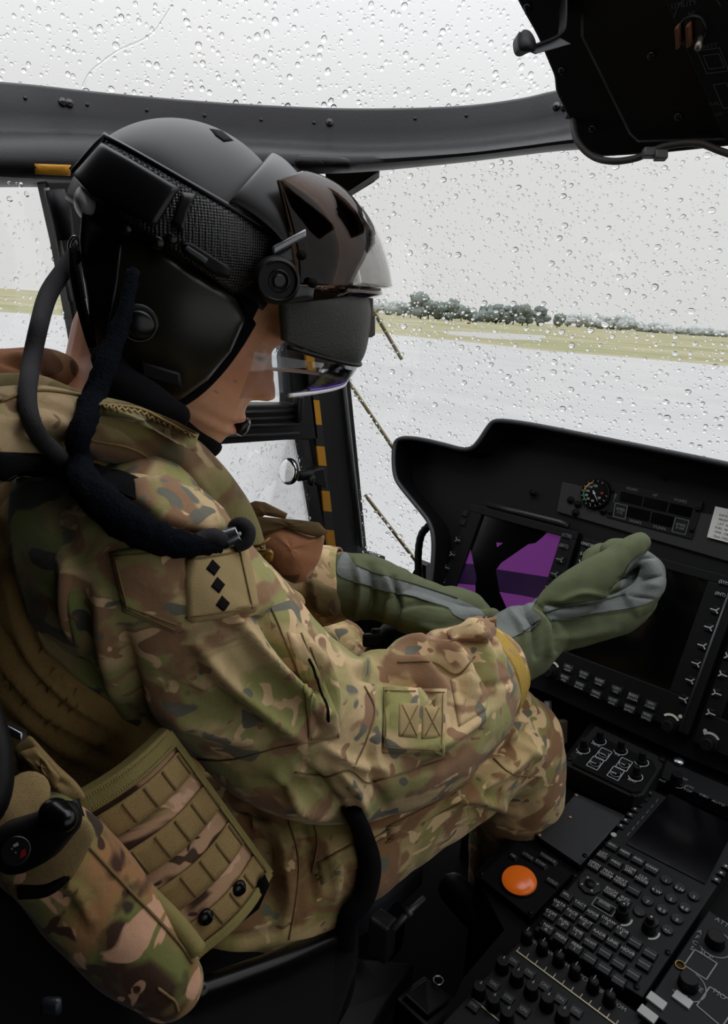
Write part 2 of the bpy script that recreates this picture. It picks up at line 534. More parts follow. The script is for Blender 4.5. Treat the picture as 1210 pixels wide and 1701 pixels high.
CB, CG, CBR, CD, CL = (178, 154, 114), (136, 132, 82), (130, 100, 74), (98, 96, 84), (194, 164, 126)
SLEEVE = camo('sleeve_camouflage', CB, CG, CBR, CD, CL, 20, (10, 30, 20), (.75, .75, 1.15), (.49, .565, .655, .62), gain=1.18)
TROUS = camo('trouser_camouflage', (172, 148, 104), (128, 118, 68), (122, 90, 60), (92, 90, 74), (192, 164, 122), 20, (0, 40, 10), (.7, .7, 1.1), (.5, .55, .66, .6), gain=1.15)
YOKE_SHADED = camo('shaded_yoke_camouflage', (150, 132, 92), (114, 122, 70), (108, 82, 60), (70, 70, 66), (160, 138, 102), 16, (20, 0, 40), (.8, .8, 1), (.46, .60, .60, .66))  # sleeve print in darker tones, painting the shade on the back
VESTM = camo('vest_camouflage', (146, 126, 90), (120, 112, 70), (108, 84, 60), (92, 84, 64), (158, 136, 102), 9, (0, 0, 30), (.8, .8, 1), (.53, .60, .69, .64))
POUCHC = camo('pouch_camouflage', (150, 110, 72), (108, 110, 60), (66, 44, 32), (60, 48, 38), (196, 152, 122), 15, (30, 0, 0), (.9, .9, 1), (.52, .585, .64, .61))
MOLLEC = camo('pack_camouflage', (176, 140, 108), (124, 116, 66), (64, 44, 34), (70, 52, 40), (200, 160, 132), 24, (0, 20, 20), (.6, .6, 1.2), (.60, .585, .62, .62))
BROWNPOUCH = camo('brown_pouch_camouflage', (156, 108, 78), (140, 104, 70), (104, 68, 48), (96, 66, 48), (178, 134, 102), 13, (0, 0, 0), (1, 1, 1), (.58, .60, .68, .63), weave=.7)
TANP = mat('tan_patch', (168, 146, 104), .95, spec=.1, bump=.4, bscale=1500, vary=.1, vscale=60)
VELC = mat('sand_velcro', (178, 148, 74), 1, spec=.05, bump=.9, bscale=700, vary=.15, vscale=200)
TANW = webbing('tan_webbing', (184, 156, 108), 2000)
OLIVEW = webbing('olive_webbing', (188, 158, 106), 2200)
OLIVEB = mat('olive_binding', (134, 122, 76), .9, spec=.1, bump=.4, bscale=900, vary=.15, vscale=90)
THREAD = mat('seam_thread', (150, 128, 86), .9, spec=.1)
THREADD = mat('dark_seam', (122, 102, 70), .95, spec=.05)
SHIRT = mat('brown_knit', (156, 128, 80), .95, spec=.08, bump=.5, bscale=500, vary=.25, vscale=45)
GLOVE = mat('sage_knit', (96, 102, 76), .95, spec=.1, bump=.5, bscale=1200, vary=.14, vscale=70)
LEATH = mat('grey_leather', (104, 110, 106), .55, spec=.35, bump=.35, bscale=350, vary=.12, vscale=60)
KNOBM = mat('knob_black', (8, 8, 9), .5, spec=.15)
FUZZ = mat('navy_fleece', (14, 16, 22), 1, spec=.05, bump=1, bscale=400)
CORD = mat('grey_braid', (40, 38, 40), .8, spec=.2, bump=.6, bscale=900)
CLOTHBLK = mat('black_cloth', (13, 13, 15), .95, spec=.1, bump=.4, bscale=700)
SHELLM = mat('helmet_paint', (9, 9, 9), .42, spec=.4, bump=.06, bscale=1500)
COVERM = mat('helmet_composite', (6, 6, 7), .34, spec=.4)
EARM = mat('olive_shell', (22, 22, 16), .34, spec=.35, bump=.04, bscale=900)
GREYGRN = mat('grained_cover', (40, 41, 36), .5, spec=.4, bump=.4, bscale=450)
DVISOR = clearmix('smoked_visor', (.30, .235, .19), .018)
BVISOR = clearmix('brown_visor', (.88, .86, .84), .06)
CVISOR = clearmix('coated_visor', (.90, .915, .93), .03)
RIMM = mat('visor_rim_glint', (240, 236, 244), .3, spec=.8)  # white colour stands in for sky refracted at the visor edge
PURPLE = mat('iridescent_edge', (120, 92, 190), .15, metal=.6)
GLASS = clearmix('window_glass', (.985, .985, .985), .022)
WATER = water('rain_water')
MIRROR = mat('mirror_silver', (235, 238, 240), .02, metal=1)
REFLPUR = emit('purple_reflection', (130, 60, 144), .30)  # window reflection on the switched-off screen, painted as a purple glow
REFLDRK = emit('dark_reflection', (40, 18, 58), .30)  # darker band of the same painted reflection
ROD = mat('olive_rod', (140, 128, 90), .5)

# skin: base, with lips and lashes from a vertex colour of the face itself
ROD2 = 0
SKIN, nt, b = nm('skin'); L = nt.links
at = nt.nodes.new('ShaderNodeVertexColor'); at.layer_name = 'skin_tone'
n = nt.nodes.new('ShaderNodeTexNoise'); n.inputs['Scale'].default_value = 120; n.inputs['Detail'].default_value = 6
tc = nt.nodes.new('ShaderNodeTexCoord'); L.new(tc.outputs['Object'], n.inputs['Vector'])
mr = nt.nodes.new('ShaderNodeMapRange'); mr.inputs[3].default_value = .9; mr.inputs[4].default_value = 1.1; L.new(n.outputs['Fac'], mr.inputs[0])
vm = nt.nodes.new('ShaderNodeVectorMath'); vm.operation = 'SCALE'; L.new(at.outputs[0], vm.inputs[0]); L.new(mr.outputs[0], vm.inputs['Scale'])
L.new(vm.outputs[0], b.inputs['Base Color']); b.inputs['Roughness'].default_value = .48; b.inputs['Specular IOR Level'].default_value = .4
b.inputs['Subsurface Weight'].default_value = .12; b.inputs['Subsurface Radius'].default_value = (.008, .003, .002); b.inputs['Subsurface Scale'].default_value = 1
bp = nt.nodes.new('ShaderNodeBump'); bp.inputs['Strength'].default_value = .12; bp.inputs['Distance'].default_value = .001
n3 = nt.nodes.new('ShaderNodeTexNoise'); n3.inputs['Scale'].default_value = 700; L.new(tc.outputs['Object'], n3.inputs['Vector']); L.new(n3.outputs['Fac'], bp.inputs['Height']); L.new(bp.outputs['Normal'], b.inputs['Normal'])

# helmet side housing: perforated composite
PERF, nt, b = nm('perforated_composite'); L = nt.links
tc = nt.nodes.new('ShaderNodeTexCoord'); vo = nt.nodes.new('ShaderNodeTexVoronoi'); vo.inputs['Scale'].default_value = 400; vo.inputs['Randomness'].default_value = .15
L.new(tc.outputs['Object'], vo.inputs['Vector'])
bp = nt.nodes.new('ShaderNodeBump'); bp.inputs['Strength'].default_value = .6; bp.inputs['Distance'].default_value = .002; L.new(vo.outputs['Distance'], bp.inputs['Height'])
L.new(bp.outputs['Normal'], b.inputs['Normal']); b.inputs['Base Color'].default_value = (*lin((10, 10, 10)), 1); b.inputs['Roughness'].default_value = .4

# ------------------------------------------------------------------ sky
w = bpy.data.worlds.new('overcast_sky'); S.world = w; w.use_nodes = True; nt = w.node_tree; N = nt.nodes; L = nt.links
bg = N['Background']; tc = N.new('ShaderNodeTexCoord'); sp = N.new('ShaderNodeSeparateXYZ'); L.new(tc.outputs['Generated'], sp.inputs[0])
cr_ = N.new('ShaderNodeValToRGB'); e = cr_.color_ramp.elements
e[0].position = 0; e[0].color = (.72, .725, .715, 1); e[1].position = 1; e[1].color = (3.0, 3.05, 3.2, 1)
for ps, c in ((.18, (.76, .765, .755)), (.34, (.965, .97, .985)), (.6, (1.6, 1.62, 1.68))):
    k = e.new(ps); k.color = (*c, 1)
L.new(sp.outputs[2], cr_.inputs[0])
nz = N.new('ShaderNodeTexNoise'); nz.inputs['Scale'].default_value = 2.5; nz.inputs['Detail'].default_value = 4; L.new(tc.outputs['Generated'], nz.inputs['Vector'])
mr = N.new('ShaderNodeMapRange'); mr.inputs[3].default_value = .95; mr.inputs[4].default_value = 1.05; L.new(nz.outputs['Fac'], mr.inputs[0])
vm = N.new('ShaderNodeVectorMath'); vm.operation = 'SCALE'; L.new(cr_.outputs[0], vm.inputs[0]); L.new(mr.outputs[0], vm.inputs['Scale'])
L.new(vm.outputs[0], bg.inputs[0]); bg.inputs[1].default_value = 1.0
S.view_settings.view_transform = 'Standard'; S.view_settings.look = 'None'; S.view_settings.exposure = 0; S.view_settings.gamma = 1
S.cycles.transparent_max_bounces = 24; S.cycles.max_bounces = 10; S.cycles.transmission_bounces = 10; S.cycles.caustics_refractive = False; S.cycles.caustics_reflective = False
S.cycles.sample_clamp_indirect = 4
# ------------------------------------------------------------------ outside
GZ = -1.0
Zn = V((0, 0, 1))
def gnd(x, y): return onplane(x, y, V((0, 0, GZ)), Zn)
TARM, nt, b = nm('wet_tarmac'); L = nt.links; N = nt.nodes
tc = N.new('ShaderNodeTexCoord'); mp = N.new('ShaderNodeMapping'); mp.inputs['Scale'].default_value = (.05, .35, 1); mp.inputs['Rotation'].default_value = (0, 0, radians(28))
L.new(tc.outputs['Object'], mp.inputs[0])
n = N.new('ShaderNodeTexNoise'); n.inputs['Scale'].default_value = 1.2; n.inputs['Detail'].default_value = 6; L.new(mp.outputs[0], n.inputs['Vector'])
r = N.new('ShaderNodeValToRGB'); r.color_ramp.elements[0].position = .3; r.color_ramp.elements[0].color = (.305, .305, .30, 1); r.color_ramp.elements[1].position = .6; r.color_ramp.elements[1].color = (.35, .35, .343, 1)
L.new(n.outputs['Fac'], r.inputs[0]); L.new(r.outputs[0], b.inputs['Base Color']); b.inputs['Roughness'].default_value = .25; b.inputs['Specular IOR Level'].default_value = .5
mb = MB(); mb.v = [V((-3000, -3000, GZ)), V((3000, -3000, GZ)), V((3000, 3000, GZ)), V((-3000, 3000, GZ))]; mb.f = [(0, 1, 2, 3)]; mb.mi = [0]
tag(mb.build('ground', TARM, smooth=False), 'wet grey tarmac apron outside the cockpit', 'ground', kind='structure')

GRASS, nt, b = nm('meadow_grass'); L = nt.links; N = nt.nodes
tc = N.new('ShaderNodeTexCoord'); mp = N.new('ShaderNodeMapping'); mp.inputs['Scale'].default_value = (.03, .05, .03); L.new(tc.outputs['Object'], mp.inputs[0])
n = N.new('ShaderNodeTexNoise'); n.inputs['Scale'].default_value = 1.4; n.inputs['Detail'].default_value = 8; L.new(mp.outputs[0], n.inputs['Vector'])
r = N.new('ShaderNodeValToRGB'); r.color_ramp.elements[0].position = .36; r.color_ramp.elements[0].color = (*lin((126, 130, 98)), 1); r.color_ramp.elements[1].position = .6; r.color_ramp.elements[1].color = (*lin((152, 145, 122)), 1)
L.new(n.outputs['Fac'], r.inputs[0]); L.new(r.outputs[0], b.inputs['Base Color']); b.inputs['Roughness'].default_value = 1; b.inputs['Specular IOR Level'].default_value = 0
near = [gnd(x, y) for x, y in ((-500, 482), (-100, 512), (50, 521), (300, 536), (560, 549), (620, 553), (760, 566), (900, 582), (1050, 594), (1210, 608), (1500, 632))]
g0, g1 = [], []
rows = []
for i in range(14):
    t = i/13; row = []
    for p in near:
        k = 1+(14*t*t+t)*.9; q = V((p.x*k, p.y*k, GZ+.004+0*0.05))
        row.append(q)
    rows.append(row)
mb = MB(); mb.grid(rows)
tag(mb.build('grass_field', GRASS), 'flat yellow-green grass field beyond the tarmac', 'grass', kind='stuff')
mb = MB(); mb.add([gnd(x, y)+V((0, 0, .012)) for x, y in ((735, 550), (905, 557), (900, 566), (820, 563), (745, 556))], [(0, 1, 2, 3, 4)])
PUD = mat('puddle_water', (146, 144, 140), .5, spec=.4)
tag(mb.build('puddle', PUD, smooth=False), 'long grey puddle lying in the grass field', 'puddle')

FOL = mat('haze_grey_foliage', (118, 126, 120), 1, spec=0, vary=.35, vscale=.9)  # grey of the distance haze mixed into the foliage colour
FOL2 = mat('far_haze_foliage', (166, 171, 168), 1, spec=0, vary=.15, vscale=.5)  # paler still: haze painted into the far foliage
BARK = mat('tree_bark', (66, 60, 52), 1, spec=0)
rnd = random.Random(3)
def tree(px, dist, h, wd, fol, name, label, group):
    r = ray(px, 530); base = V((r.x, r.y, 0)).normalized()*dist; base.z = GZ
    t = thing(name, base, label, 'tree', group)
    mb = MB(); mb.tube([base, base+V((0, 0, h*.5)), base+V((.1, 0, h*.8))], [h*.035, h*.025, h*.012], 6); mb.build('trunk', BARK, t)
    mb = MB()
    for k in range(9):
        a = rnd.uniform(0, 6.28); q = rnd.uniform(0, .36)*wd; c = base+V((cos(a)*q, sin(a)*q, h*rnd.uniform(.3, .86)))
        s = rnd.uniform(.16, .30)*wd
        b0 = len(mb.v); mb.ell(c, V((s, 0, 0)), V((0, s, 0)), V((0, 0, s*.85)), 14, 9)
        for i in range(b0, len(mb.v)):
            d = mb.v[i]-c; mb.v[i] = c+d*(1+.45*noise.noise(mb.v[i]*1.1)+.5*noise.noise(mb.v[i]*3.1))
    mb.build('foliage', fol, t)
alt = 0
for px, k in ((672, .62), (684, .75), (698, 1.15), (712, 1.0), (727, .95), (741, .8), (753, .95), (767, .8), (780, .62), (796, .55), (810, .85), (826, .88), (842, .9), (856, .98), (868, .92), (880, .8), (897, 1.0), (925, .62)):
    alt = (alt+1) % 3; tree(px+rnd.uniform(-3, 3), 315+alt*18+rnd.uniform(-2, 2), 8.6*k, 8.2*k+1.6, FOL, 'tree', 'dark grey-green tree in the row across the field', 'dark trees across the field')
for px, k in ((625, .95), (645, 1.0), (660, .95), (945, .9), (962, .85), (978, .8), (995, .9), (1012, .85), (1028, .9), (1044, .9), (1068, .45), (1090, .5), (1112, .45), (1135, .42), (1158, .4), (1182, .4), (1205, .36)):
    alt = (alt+1) % 3; tree(px, 450+alt*22+rnd.uniform(-2, 2), 8.4*k, 10, FOL2, 'hazy_tree', 'far tree behind the grass field, haze painted into its colour', 'pale trees on the horizon')
c = gnd(779, 545)
t = MB(); t.box(onplane(779, 537, c+V((0, 8, 0)), V((0, 1, 0))), V((.35, 0, 0)), V((0, .1, 0)), V((0, 0, .16))); tag(t.build('marker_board', emit('orange_board', (220, 110, 60), 0), smooth=False), 'tiny orange airfield marker board in the grass', 'marker')

# ------------------------------------------------------------------ door side (left)
DN = V((1, 0, 0)); DP = P(575, 700, 1.55)
def dp(x, y, off=0): return onplane(x, y, DP+DN*off, DN)
def dslab(loop, off, th): mb = MB(); mb.prism([dp(x, y, off) for x, y in loop], -DN*th); return mb

post = dslab([(470, 290), (552, 300), (576, 560), (612, 925), (556, 925), (545, 905), (516, 735), (520, 655), (508, 560)], .0, .05)
post.build('trim_1', BLK, bevel=.004, smooth=False)
o = bpy.data.objects['trim_1']; tag(o, 'black front door post beside the windscreen', 'post', kind='structure')
mb = MB(); mb.tube([dp(557, 500, .006), dp(570, 622, .006), dp(601, 908, .006)], .0045, 8); mb.build('seal_strip', mat('grey_seal', (118, 124, 124), .35), o)
tap = MB(); tb = MB()
edge = lambda y: (505+(y-560)*.118, 519+(y-560)*.113)
segs = [(560, 577, 0), (577, 615, 1), (615, 664, 0), (664, 705, 1), (705, 741, 0), (741, 773, 1), (773, 815, 0), (815, 849, 1), (849, 880, 0), (880, 915, 1)]
for y0, y1, k in segs:
    (a0, b0), (a1, b1) = edge(y0), edge(y1)
    (tap if k else tb).prism([dp(a0, y0, .004), dp(b0, y0+1, .004), dp(b1, y1+1, .004), dp(a1, y1, .004)], -DN*.006)
st = tap.build('hazard_stripe', YEL, o, smooth=False); tag(st, 'yellow stripes of the hazard tape')
tb.build('hazard_tape', TAPEBLK, o, smooth=False)

rail = dslab([(330, 680), (420, 673), (492, 673), (492, 658), (522, 656), (530, 730), (475, 731), (330, 741)], .004, .05)
rail.build('trim_2', BLK, bevel=.003, smooth=False); o = bpy.data.objects['trim_2']; tag(o, 'black ridged rail across the side door window', 'rail', kind='structure')
mb = MB()
for y in (684, 695, 706, 722): mb = MB(); mb.tube([dp(335, y+6, .009), dp(496, y-3, .009)], .004, 8); mb.build('rail_ridge', BLK, o)
mb = MB(); mb.box(dp(496, 680, .012), V((.008, 0, 0)), V((0, .008, 0)), V((0, 0, .026))); mb.build('rail_catch', BLK_GLOSS, o, bevel=.003)
mb = dslab([(478, 540), (512, 540), (524, 660), (486, 660)], -.01, .04); o2 = mb.build('trim_3', BLK, bevel=.003, smooth=False); tag(o2, 'black upright of the sliding window', 'post', kind='structure')
lp = dslab([(76, 300), (142, 300), (142, 345), (176, 690), (150, 690), (117, 502), (98, 400)], 0, .03)
o = lp.build('trim_4', BLK, bevel=.003, smooth=False); tag(o, 'black rear door post behind the helmet', 'post', kind='structure')
mb = MB(); mb.tube([dp(92, 316, .012), dp(100, 350, .014), dp(108, 398, .012)], [.013, .015, .013], 12); mb.build('post_padding', BLK_RUB, o)
mb = MB(); mb.tube([dp(77, 312, .004), dp(98, 400, .004), dp(117, 500, .004)], .004, 8); mb.build('post_seal', mat('seal_grey', (92, 96, 94), .4), o)
wl = MB(); wl.prism([dp(-900, 900, .0), dp(-60, 690), dp(330, 930), dp(556, 921), dp(640, 924), dp(640, 1500), dp(-900, 3000)], -DN*.05)
tag(wl.build('wall_left', BLK, smooth=False), 'black lower door panel behind the pilot', 'wall', kind='structure')

# mirror on the door post
t = thing('rear_view_mirror', dp(540, 795), 'small round convex mirror on a stalk fixed to the door post', 'mirror')
mc = P(479, 783, 1.42); mn = (CAM-mc).normalized(); mn = (mn + XC*(-.95)).normalized()
mb = MB(); rr = 21*1.42/FPX; mb.disc(mc-mn*.004, mn, rr*1.06, .004, 32); mb.build('mirror_housing', BLK_GLOSS, t)
mb = MB(); mb.disc(mc+mn*.0005, mn, rr, .0005, 32, dome=.004); mb.build('mirror_glass', MIRROR, t)
mb = MB(); mb.tube([mc-mn*.004, P(497, 791, 1.45)], .004, 8); mb.build('ball_joint', SILVER, t)
mb = MB(); mb.tube([P(495, 791, 1.45), P(517, 788, 1.47)], .0105, 14); mb.tube([P(512, 797, 1.46), P(522, 800, 1.46)], .011, 14); mb.build('stalk', BLK_RUB, t)
mb = MB(); mb.prism([dp(515, 785, .03), dp(528, 779, .03), dp(540, 776, .03), dp(546, 812, .03), dp(530, 808, .03), dp(516, 800, .03)], -DN*.026); mb.build('clamp', BLK_RUB, t, bevel=.004)

# ------------------------------------------------------------------ roof frame
stn = [(-520, 60, 190, 350, .74), (-330, 96, 208, 332, .82), (-160, 120, 220, 318, .90), (-40, 132, 225, 312, .98), (60, 141, 226, 311, 1.03), (150, 151, 228, 312, 1.08), (300, 165, 236, 302, 1.14), (450, 175, 243, 292, 1.18), (600, 180, 250, 286, 1.20), (760, 176, 244, 271, 1.18), (860, 164, 233, 259, 1.15), (920, 151, 224, 252, 1.12), (975, 143, 215, 248, 1.09)]
g = []
for x, a, m, bt, d in cr(stn, 8):
    q = bt-m
    sec = [(a, .10), (a, .035), (a+4, .030), (a+(m-a)*.55, .026), (m-14, .022), (m-4, .012), (m+q*.02, -.004), (m+q*.2, -.022), (m+q*.42, -.030), (m+q*.62, -.028), (m+q*.8, -.016), (m+q*.94, .004), (bt, .03), (bt-2, .10)]
    g.append([P(x, y, d+o_) for y, o_ in sec])
mb = MB(); mb.grid(g, close=True); o = mb.build('trim_5', ROOF); tag(o, 'black padded roof frame between the overhead window and the windscreen', 'frame', kind='structure'); sharp(o.data, 55)
BEAM = o; tbeam = bvh(BEAM)
for x, y in ((42, 163), (145, 174), (244, 183), (340, 192), (434, 199), (522, 204), (690, 197), (775, 192)):
    h, n = hit(tbeam, x, y, 1.2); mb = MB(); mb.disc(h, n, .0028, .0012, 8); mb.build('rivet', BLK_GLOSS, BEAM)
for x, y in ((104, 170), (115, 172), (548, 204), (925, 177), (938, 178)):
    h, n = hit(tbeam, x, y, 1.2); mb = MB(); mb.disc(h, n, .006, .003, 10); mb.disc(h+n*.003, n, .003, .002, 8); mb.build('roof_fastener', mat('worn_steel', (84, 84, 88), .35, metal=.8), BEAM)
tag(decal(tbeam, [(57, 272), (118, 274), (117, 292), (58, 289)], .002, 4, .003).build('yellow_marking', YEL, BEAM), 'amber yellow marking strip')
decal(tbeam, crc([(492, 262), (505, 257), (570, 262), (586, 272), (582, 288), (495, 286)], 4), .0025, 4, .004).build('access_plate', ROOF, BEAM)
# gusset where post and beam meet
mb = MB(); mb.prism([P(540, 280, 1.33), P(632, 283, 1.33), P(622, 290, 1.33), P(575, 320, 1.36), P(545, 345, 1.38)], FW*.03); tag(mb.build('trim_6', ROOF, smooth=False, bevel=.002), 'black corner gusset of the windscreen frame', 'frame', kind='structure')

# ------------------------------------------------------------------ glass
WA, WB, WC = P(578, 330, 1.46), P(606, 915, 1.66), P(1200, 240, 1.12)
WN = (WB-WA).cross(WC-WA).normalized()
if WN.dot(CAM-WA) < 0: WN = -WN
def wp(x, y, off=0): return onplane(x, y, WA+WN*off, WN)
RA, RB, RC = P(0, 130, 1.13), P(905, 150, 1.29), P(420, -40, 1.08)
RN = (RB-RA).cross(RC-RA).normalized()
if RN.dot(CAM-RA) < 0: RN = -RN
def rp(x, y, off=0): return onplane(x, y, RA+RN*off, RN)
def pane(name, loop, fn, nrm, label):
    mb = MB(); mb.prism([fn(x, y, 0) for x, y in loop], -nrm*.004); o = mb.build(name, GLASS, smooth=False)
    return tag(o, label, 'window', kind='structure')
pane('window_1', [(520, 300), (640, 255), (1000, 215), (1500, 190), (1500, 1010), (690, 985), (590, 935)], wp, WN, 'rain-covered front windscreen')
pane('window_2', [(-120, 150), (600, 192), (960, 165), (960, -60), (-120, -60)], rp, RN, 'rain-covered overhead window above the pilot')
def dpo(x, y, off=0): return dp(x, y, -.02+off)
pane('window_3', [(-60, 290), (110, 300), (150, 660), (-60, 680)], dpo, DN, 'rain-covered rear side window behind the neck')
pane('window_4', [(320, 725), (545, 720), (565, 930), (320, 950)], dpo, DN, 'rain-covered lower door window with the round mirror')
pane('window_5', [(420, 560), (500, 560), (510, 690), (400, 690)], dpo, DN, 'door window seen through the clear visor')

def drops(name, loop, fn, nrm, dens, rm, rmax, label, seed, bands=None, squash=1):
    r = random.Random(seed); e2 = (-Zn-nrm*(-Zn).dot(nrm)).normalized(); e1 = nrm.cross(e2)
    pts = [fn(x, y) for x, y in loop]; u = [p.dot(e1) for p in pts]; v = [p.dot(e2) for p in pts]
    area = (max(u)-min(u))*(max(v)-min(v)); o0 = pts[0]-e1*pts[0].dot(e1)-e2*pts[0].dot(e2)
    mb = MB(); seg = 12; cells = {}
    def inside(a, b_):
        c = False; k = len(u)
        for i in range(k):
            j = i-1
            if (v[i] > b_) != (v[j] > b_) and a < (u[j]-u[i])*(b_-v[i])/(v[j]-v[i])+u[i]: c = not c
        return c
    for _ in range(int(area*dens)):
        a = r.uniform(min(u), max(u)); b_ = r.uniform(min(v), max(v))
        if not inside(a, b_): continue
        rad = min(rmax, rm*exp(r.gauss(0, .55)))
        c = o0+e1*a+e2*b_
        if bands and r.random() > bands(*proj(c)[:2]): continue
        key = (int(a/.012), int(b_/.012)); bad = False
        for i in (-1, 0, 1):
            for j in (-1, 0, 1):
                for q in cells.get((key[0]+i, key[1]+j), ()):
                    if (q[0]-a)**2+(q[1]-b_)**2 < (q[2]+rad)**2*1.1: bad = True
        if bad: continue
        cells.setdefault(key, []).append((a, b_, rad))
        c = c-nrm*.0044; el = (r.uniform(.9, 1.35) if rad > rm else r.uniform(.9, 1.15))*squash; sk = r.uniform(-.12, .12); ph = r.uniform(0, 6)
        hh = rad*r.uniform(.5, .72); vs = []
        for k, (q, z) in enumerate(((1, 0), (.86, .42), (.62, .76), (.33, .95))):
            for s in range(seg):
                t = 2*pi*s/seg; w = 1+.05*sin(2*t+ph)+.03*sin(3*t+2*ph)
                vs.append(c+e1*(cos(t)*rad*q*w)+e2*(sin(t)*rad*q*w*el+cos(t)*rad*q*sk)-nrm*(z*hh))
        vs.append(c-nrm*hh)
        fs = [list(range(seg))]
        for k in range(3): fs += [(k*seg+s, (k+1)*seg+s, (k+1)*seg+(s+1) % seg, k*seg+(s+1) % seg) for s in range(seg)]
        fs += [(3*seg+s, 4*seg, 3*seg+(s+1) % seg) for s in range(seg)]
        mb.add(vs, fs)
    o = mb.build(name, WATER); 
    bm = bmesh.new(); bm.from_mesh(o.data)
    for f in bm.faces:
        if len(f.verts) == seg:
            for e in f.edges: e.smooth = False
    bm.to_mesh(o.data); bm.free()
    return tag(o, label, 'raindrops', kind='stuff')
drops('raindrops_on_windscreen', [(560, 300), (640, 262), (1000, 225), (1420, 205), (1420, 850), (720, 960), (590, 930)], wp, WN, 13000, .0023, .0068, 'raindrops covering the front windscreen', 11, squash=.62)
drops('raindrops_on_overhead_window', [(-30, 160), (600, 195), (930, 165), (930, -30), (-30, -30)], rp, RN, 10000, .0019, .005, 'raindrops covering the overhead window', 12)
drops('raindrops_on_side_window', [(-20, 300), (110, 310), (140, 660), (-20, 660)], dpo, DN, 9000, .0016, .0042, 'raindrops covering the rear side window', 13)
drops('raindrops_on_door_window', [(330, 670), (545, 725), (560, 925), (330, 945), (430, 570), (490, 570)], dpo, DN, 11000, .0016, .0042, 'raindrops covering the door windows', 14)
# trickle running down the overhead window
mb = MB(); q = cr([(287, 8), (277, 24), (262, 46), (250, 58), (230, 70), (205, 80), (188, 90), (172, 102), (152, 118), (143, 132), (137, 146)], 5)
mb.tube([rp(x, y, -.0045) for x, y in q], [.0017+.0006*noise.noise(V((x*.1, y*.1, 0))) for x, y in q], 10, up=RN, flat=.45)
tag(mb.build('water_trickle', WATER), 'thin trickle of water down the overhead window', 'water', kind='stuff')

# thin rods outside the windscreen
for k, (a, b_, lab) in enumerate((((585, 455), (668, 597), 'thin olive rod outside the windscreen, behind the dark visor, topmost of three'), ((560, 605), (672, 772), 'thin olive rod outside the windscreen, its end behind the black glareshield'), ((607, 822), (700, 943), 'thin olive rod outside the windscreen, above the forearm glove, lowest of three'))):
    mb = MB(); mb.tube([wp(*a, -.05), wp(*b_, -.05)], .0042, 8); o = mb.build('deflector_rod', ROD, bevel=0); sharp(o.data, 50)
    tag(o, lab, 'rod', 'olive rods outside the windscreen')

# ------------------------------------------------------------------ overhead centre structure
OA, OB, OC = P(955, 240, 1.07), P(852, 0, .95), P(1215, 242, .96)
ON = (OB-OA).cross(OC-OA).normalized()
if ON.dot(CAM-OA) < 0: ON = -ON
def op(x, y, off=0): return onplane(x, y, OA+ON*off, ON)
lo = cr([(846, -25), (866, 15), (891, 60), (910, 104), (919, 126), (921, 140), (922, 150)], 4)+[(926, 160), (945, 200), (952, 236), (965, 250), (1000, 262), (1100, 256), (1215, 244), (1500, 212), (1500, -60), (846, -60)]
mb = MB(); mb.prism([op(x, y) for x, y in lo], -ON*.06); o = mb.build('ceiling', ROOF, smooth=False, bevel=.004); tag(o, 'black centre roof structure at the top of the cockpit', 'ceiling', kind='structure'); CEIL = o
mb = MB(); mb.prism([op(x, y, .012) for x, y in ((962, -60), (962, 62), (1042, 224), (1058, 240), (1215, 236), (1480, 206), (1480, -60))], -ON*.02); mb.build('raised_cover', ROOF, CEIL, smooth=False, bevel=.006)
for x, y, h in ((877, 12, 0), (934, 117, 0), (985, 213, 0), (1083, 92, .013), (1128, 193, .013)):
    mb = MB(); mb.disc(op(x, y, h), ON, .006, .002, 14, .005, dome=.002); mb.build('ceiling_screw', BLK_GLOSS, CEIL)
# overhead switch panel
t = thing('overhead_switch_panel', op(1180, 100, .03), 'dark overhead switch panel at the top right corner with faint lettering', 'panel')
pl = Panel([(1096, -20), (1330, -60), (1420, 230), (1211, 247)], OA+ON*.03, ON)
mb = MB(); pl.slab(mb, 0, 0, 1, 1, 0, .02); mb.build('panel_plate', BLK_PANEL, t, smooth=False, bevel=.0012)
mb = MB(); le = MB()
for (x, y, s, txt_) in ((1137, 7, .008, 'UTILITY'), (1150, 22, .006, 'HT'), (1180, 76, .007, 'BATT'), (1188, 172, .006, 'FUEL'), (1195, 190, .006, 'OFF')):
    u, v = pl.uv(x, y); ux, uy = pl.dirs(u, v); text(le, txt_, pl.at(u, v, .0006), ux, uy, s)
for a, b_ in (((1158, 84), (1212, 118)), ((1185, 140), (1225, 178)), ((1168, 92), (1205, 112))):
    u0, v0 = pl.uv(*a); u1, v1 = pl.uv(*b_); pl.frame(le, min(u0, u1), min(v0, v1), max(u0, u1), max(v0, v1), .0004, .0008)
u, v = pl.uv(1160, 30); pl.arc(le, u, v, .026, .0009, 20, 170, .0005)
le.build('lettering', mat('faded_print', (64, 62, 64), .7), t, smooth=False)
u, v = pl.uv(1150, 50); c = pl.at(u, v)
mb = MB(); mb.disc(c, ON, .018, .004, 24, .016); mb.build('switch_ring', BLK_GLOSS, t, bevel=.001)
mb = MB(); ux, uy = pl.dirs(u, v)
OB = mat('orange_brown_guard', (84, 46, 22), .6)
for k in (-1, 1): mb = MB(); mb.box(c+ux*(-.006+.006*k)+ON*.01, ux*.0022+uy*.001, uy*.012, ON*.005); mb.build('switch_guard', OB, t, bevel=.001)
mb = MB(); mb.tube([c+ux*.010-uy*.008+ON*.002, c+ux*.013-uy*.010+ON*.022], [.003, .004], 10); mb.build('toggle', mat('dull_toggle', (120, 112, 104), .35, metal=.7), t)
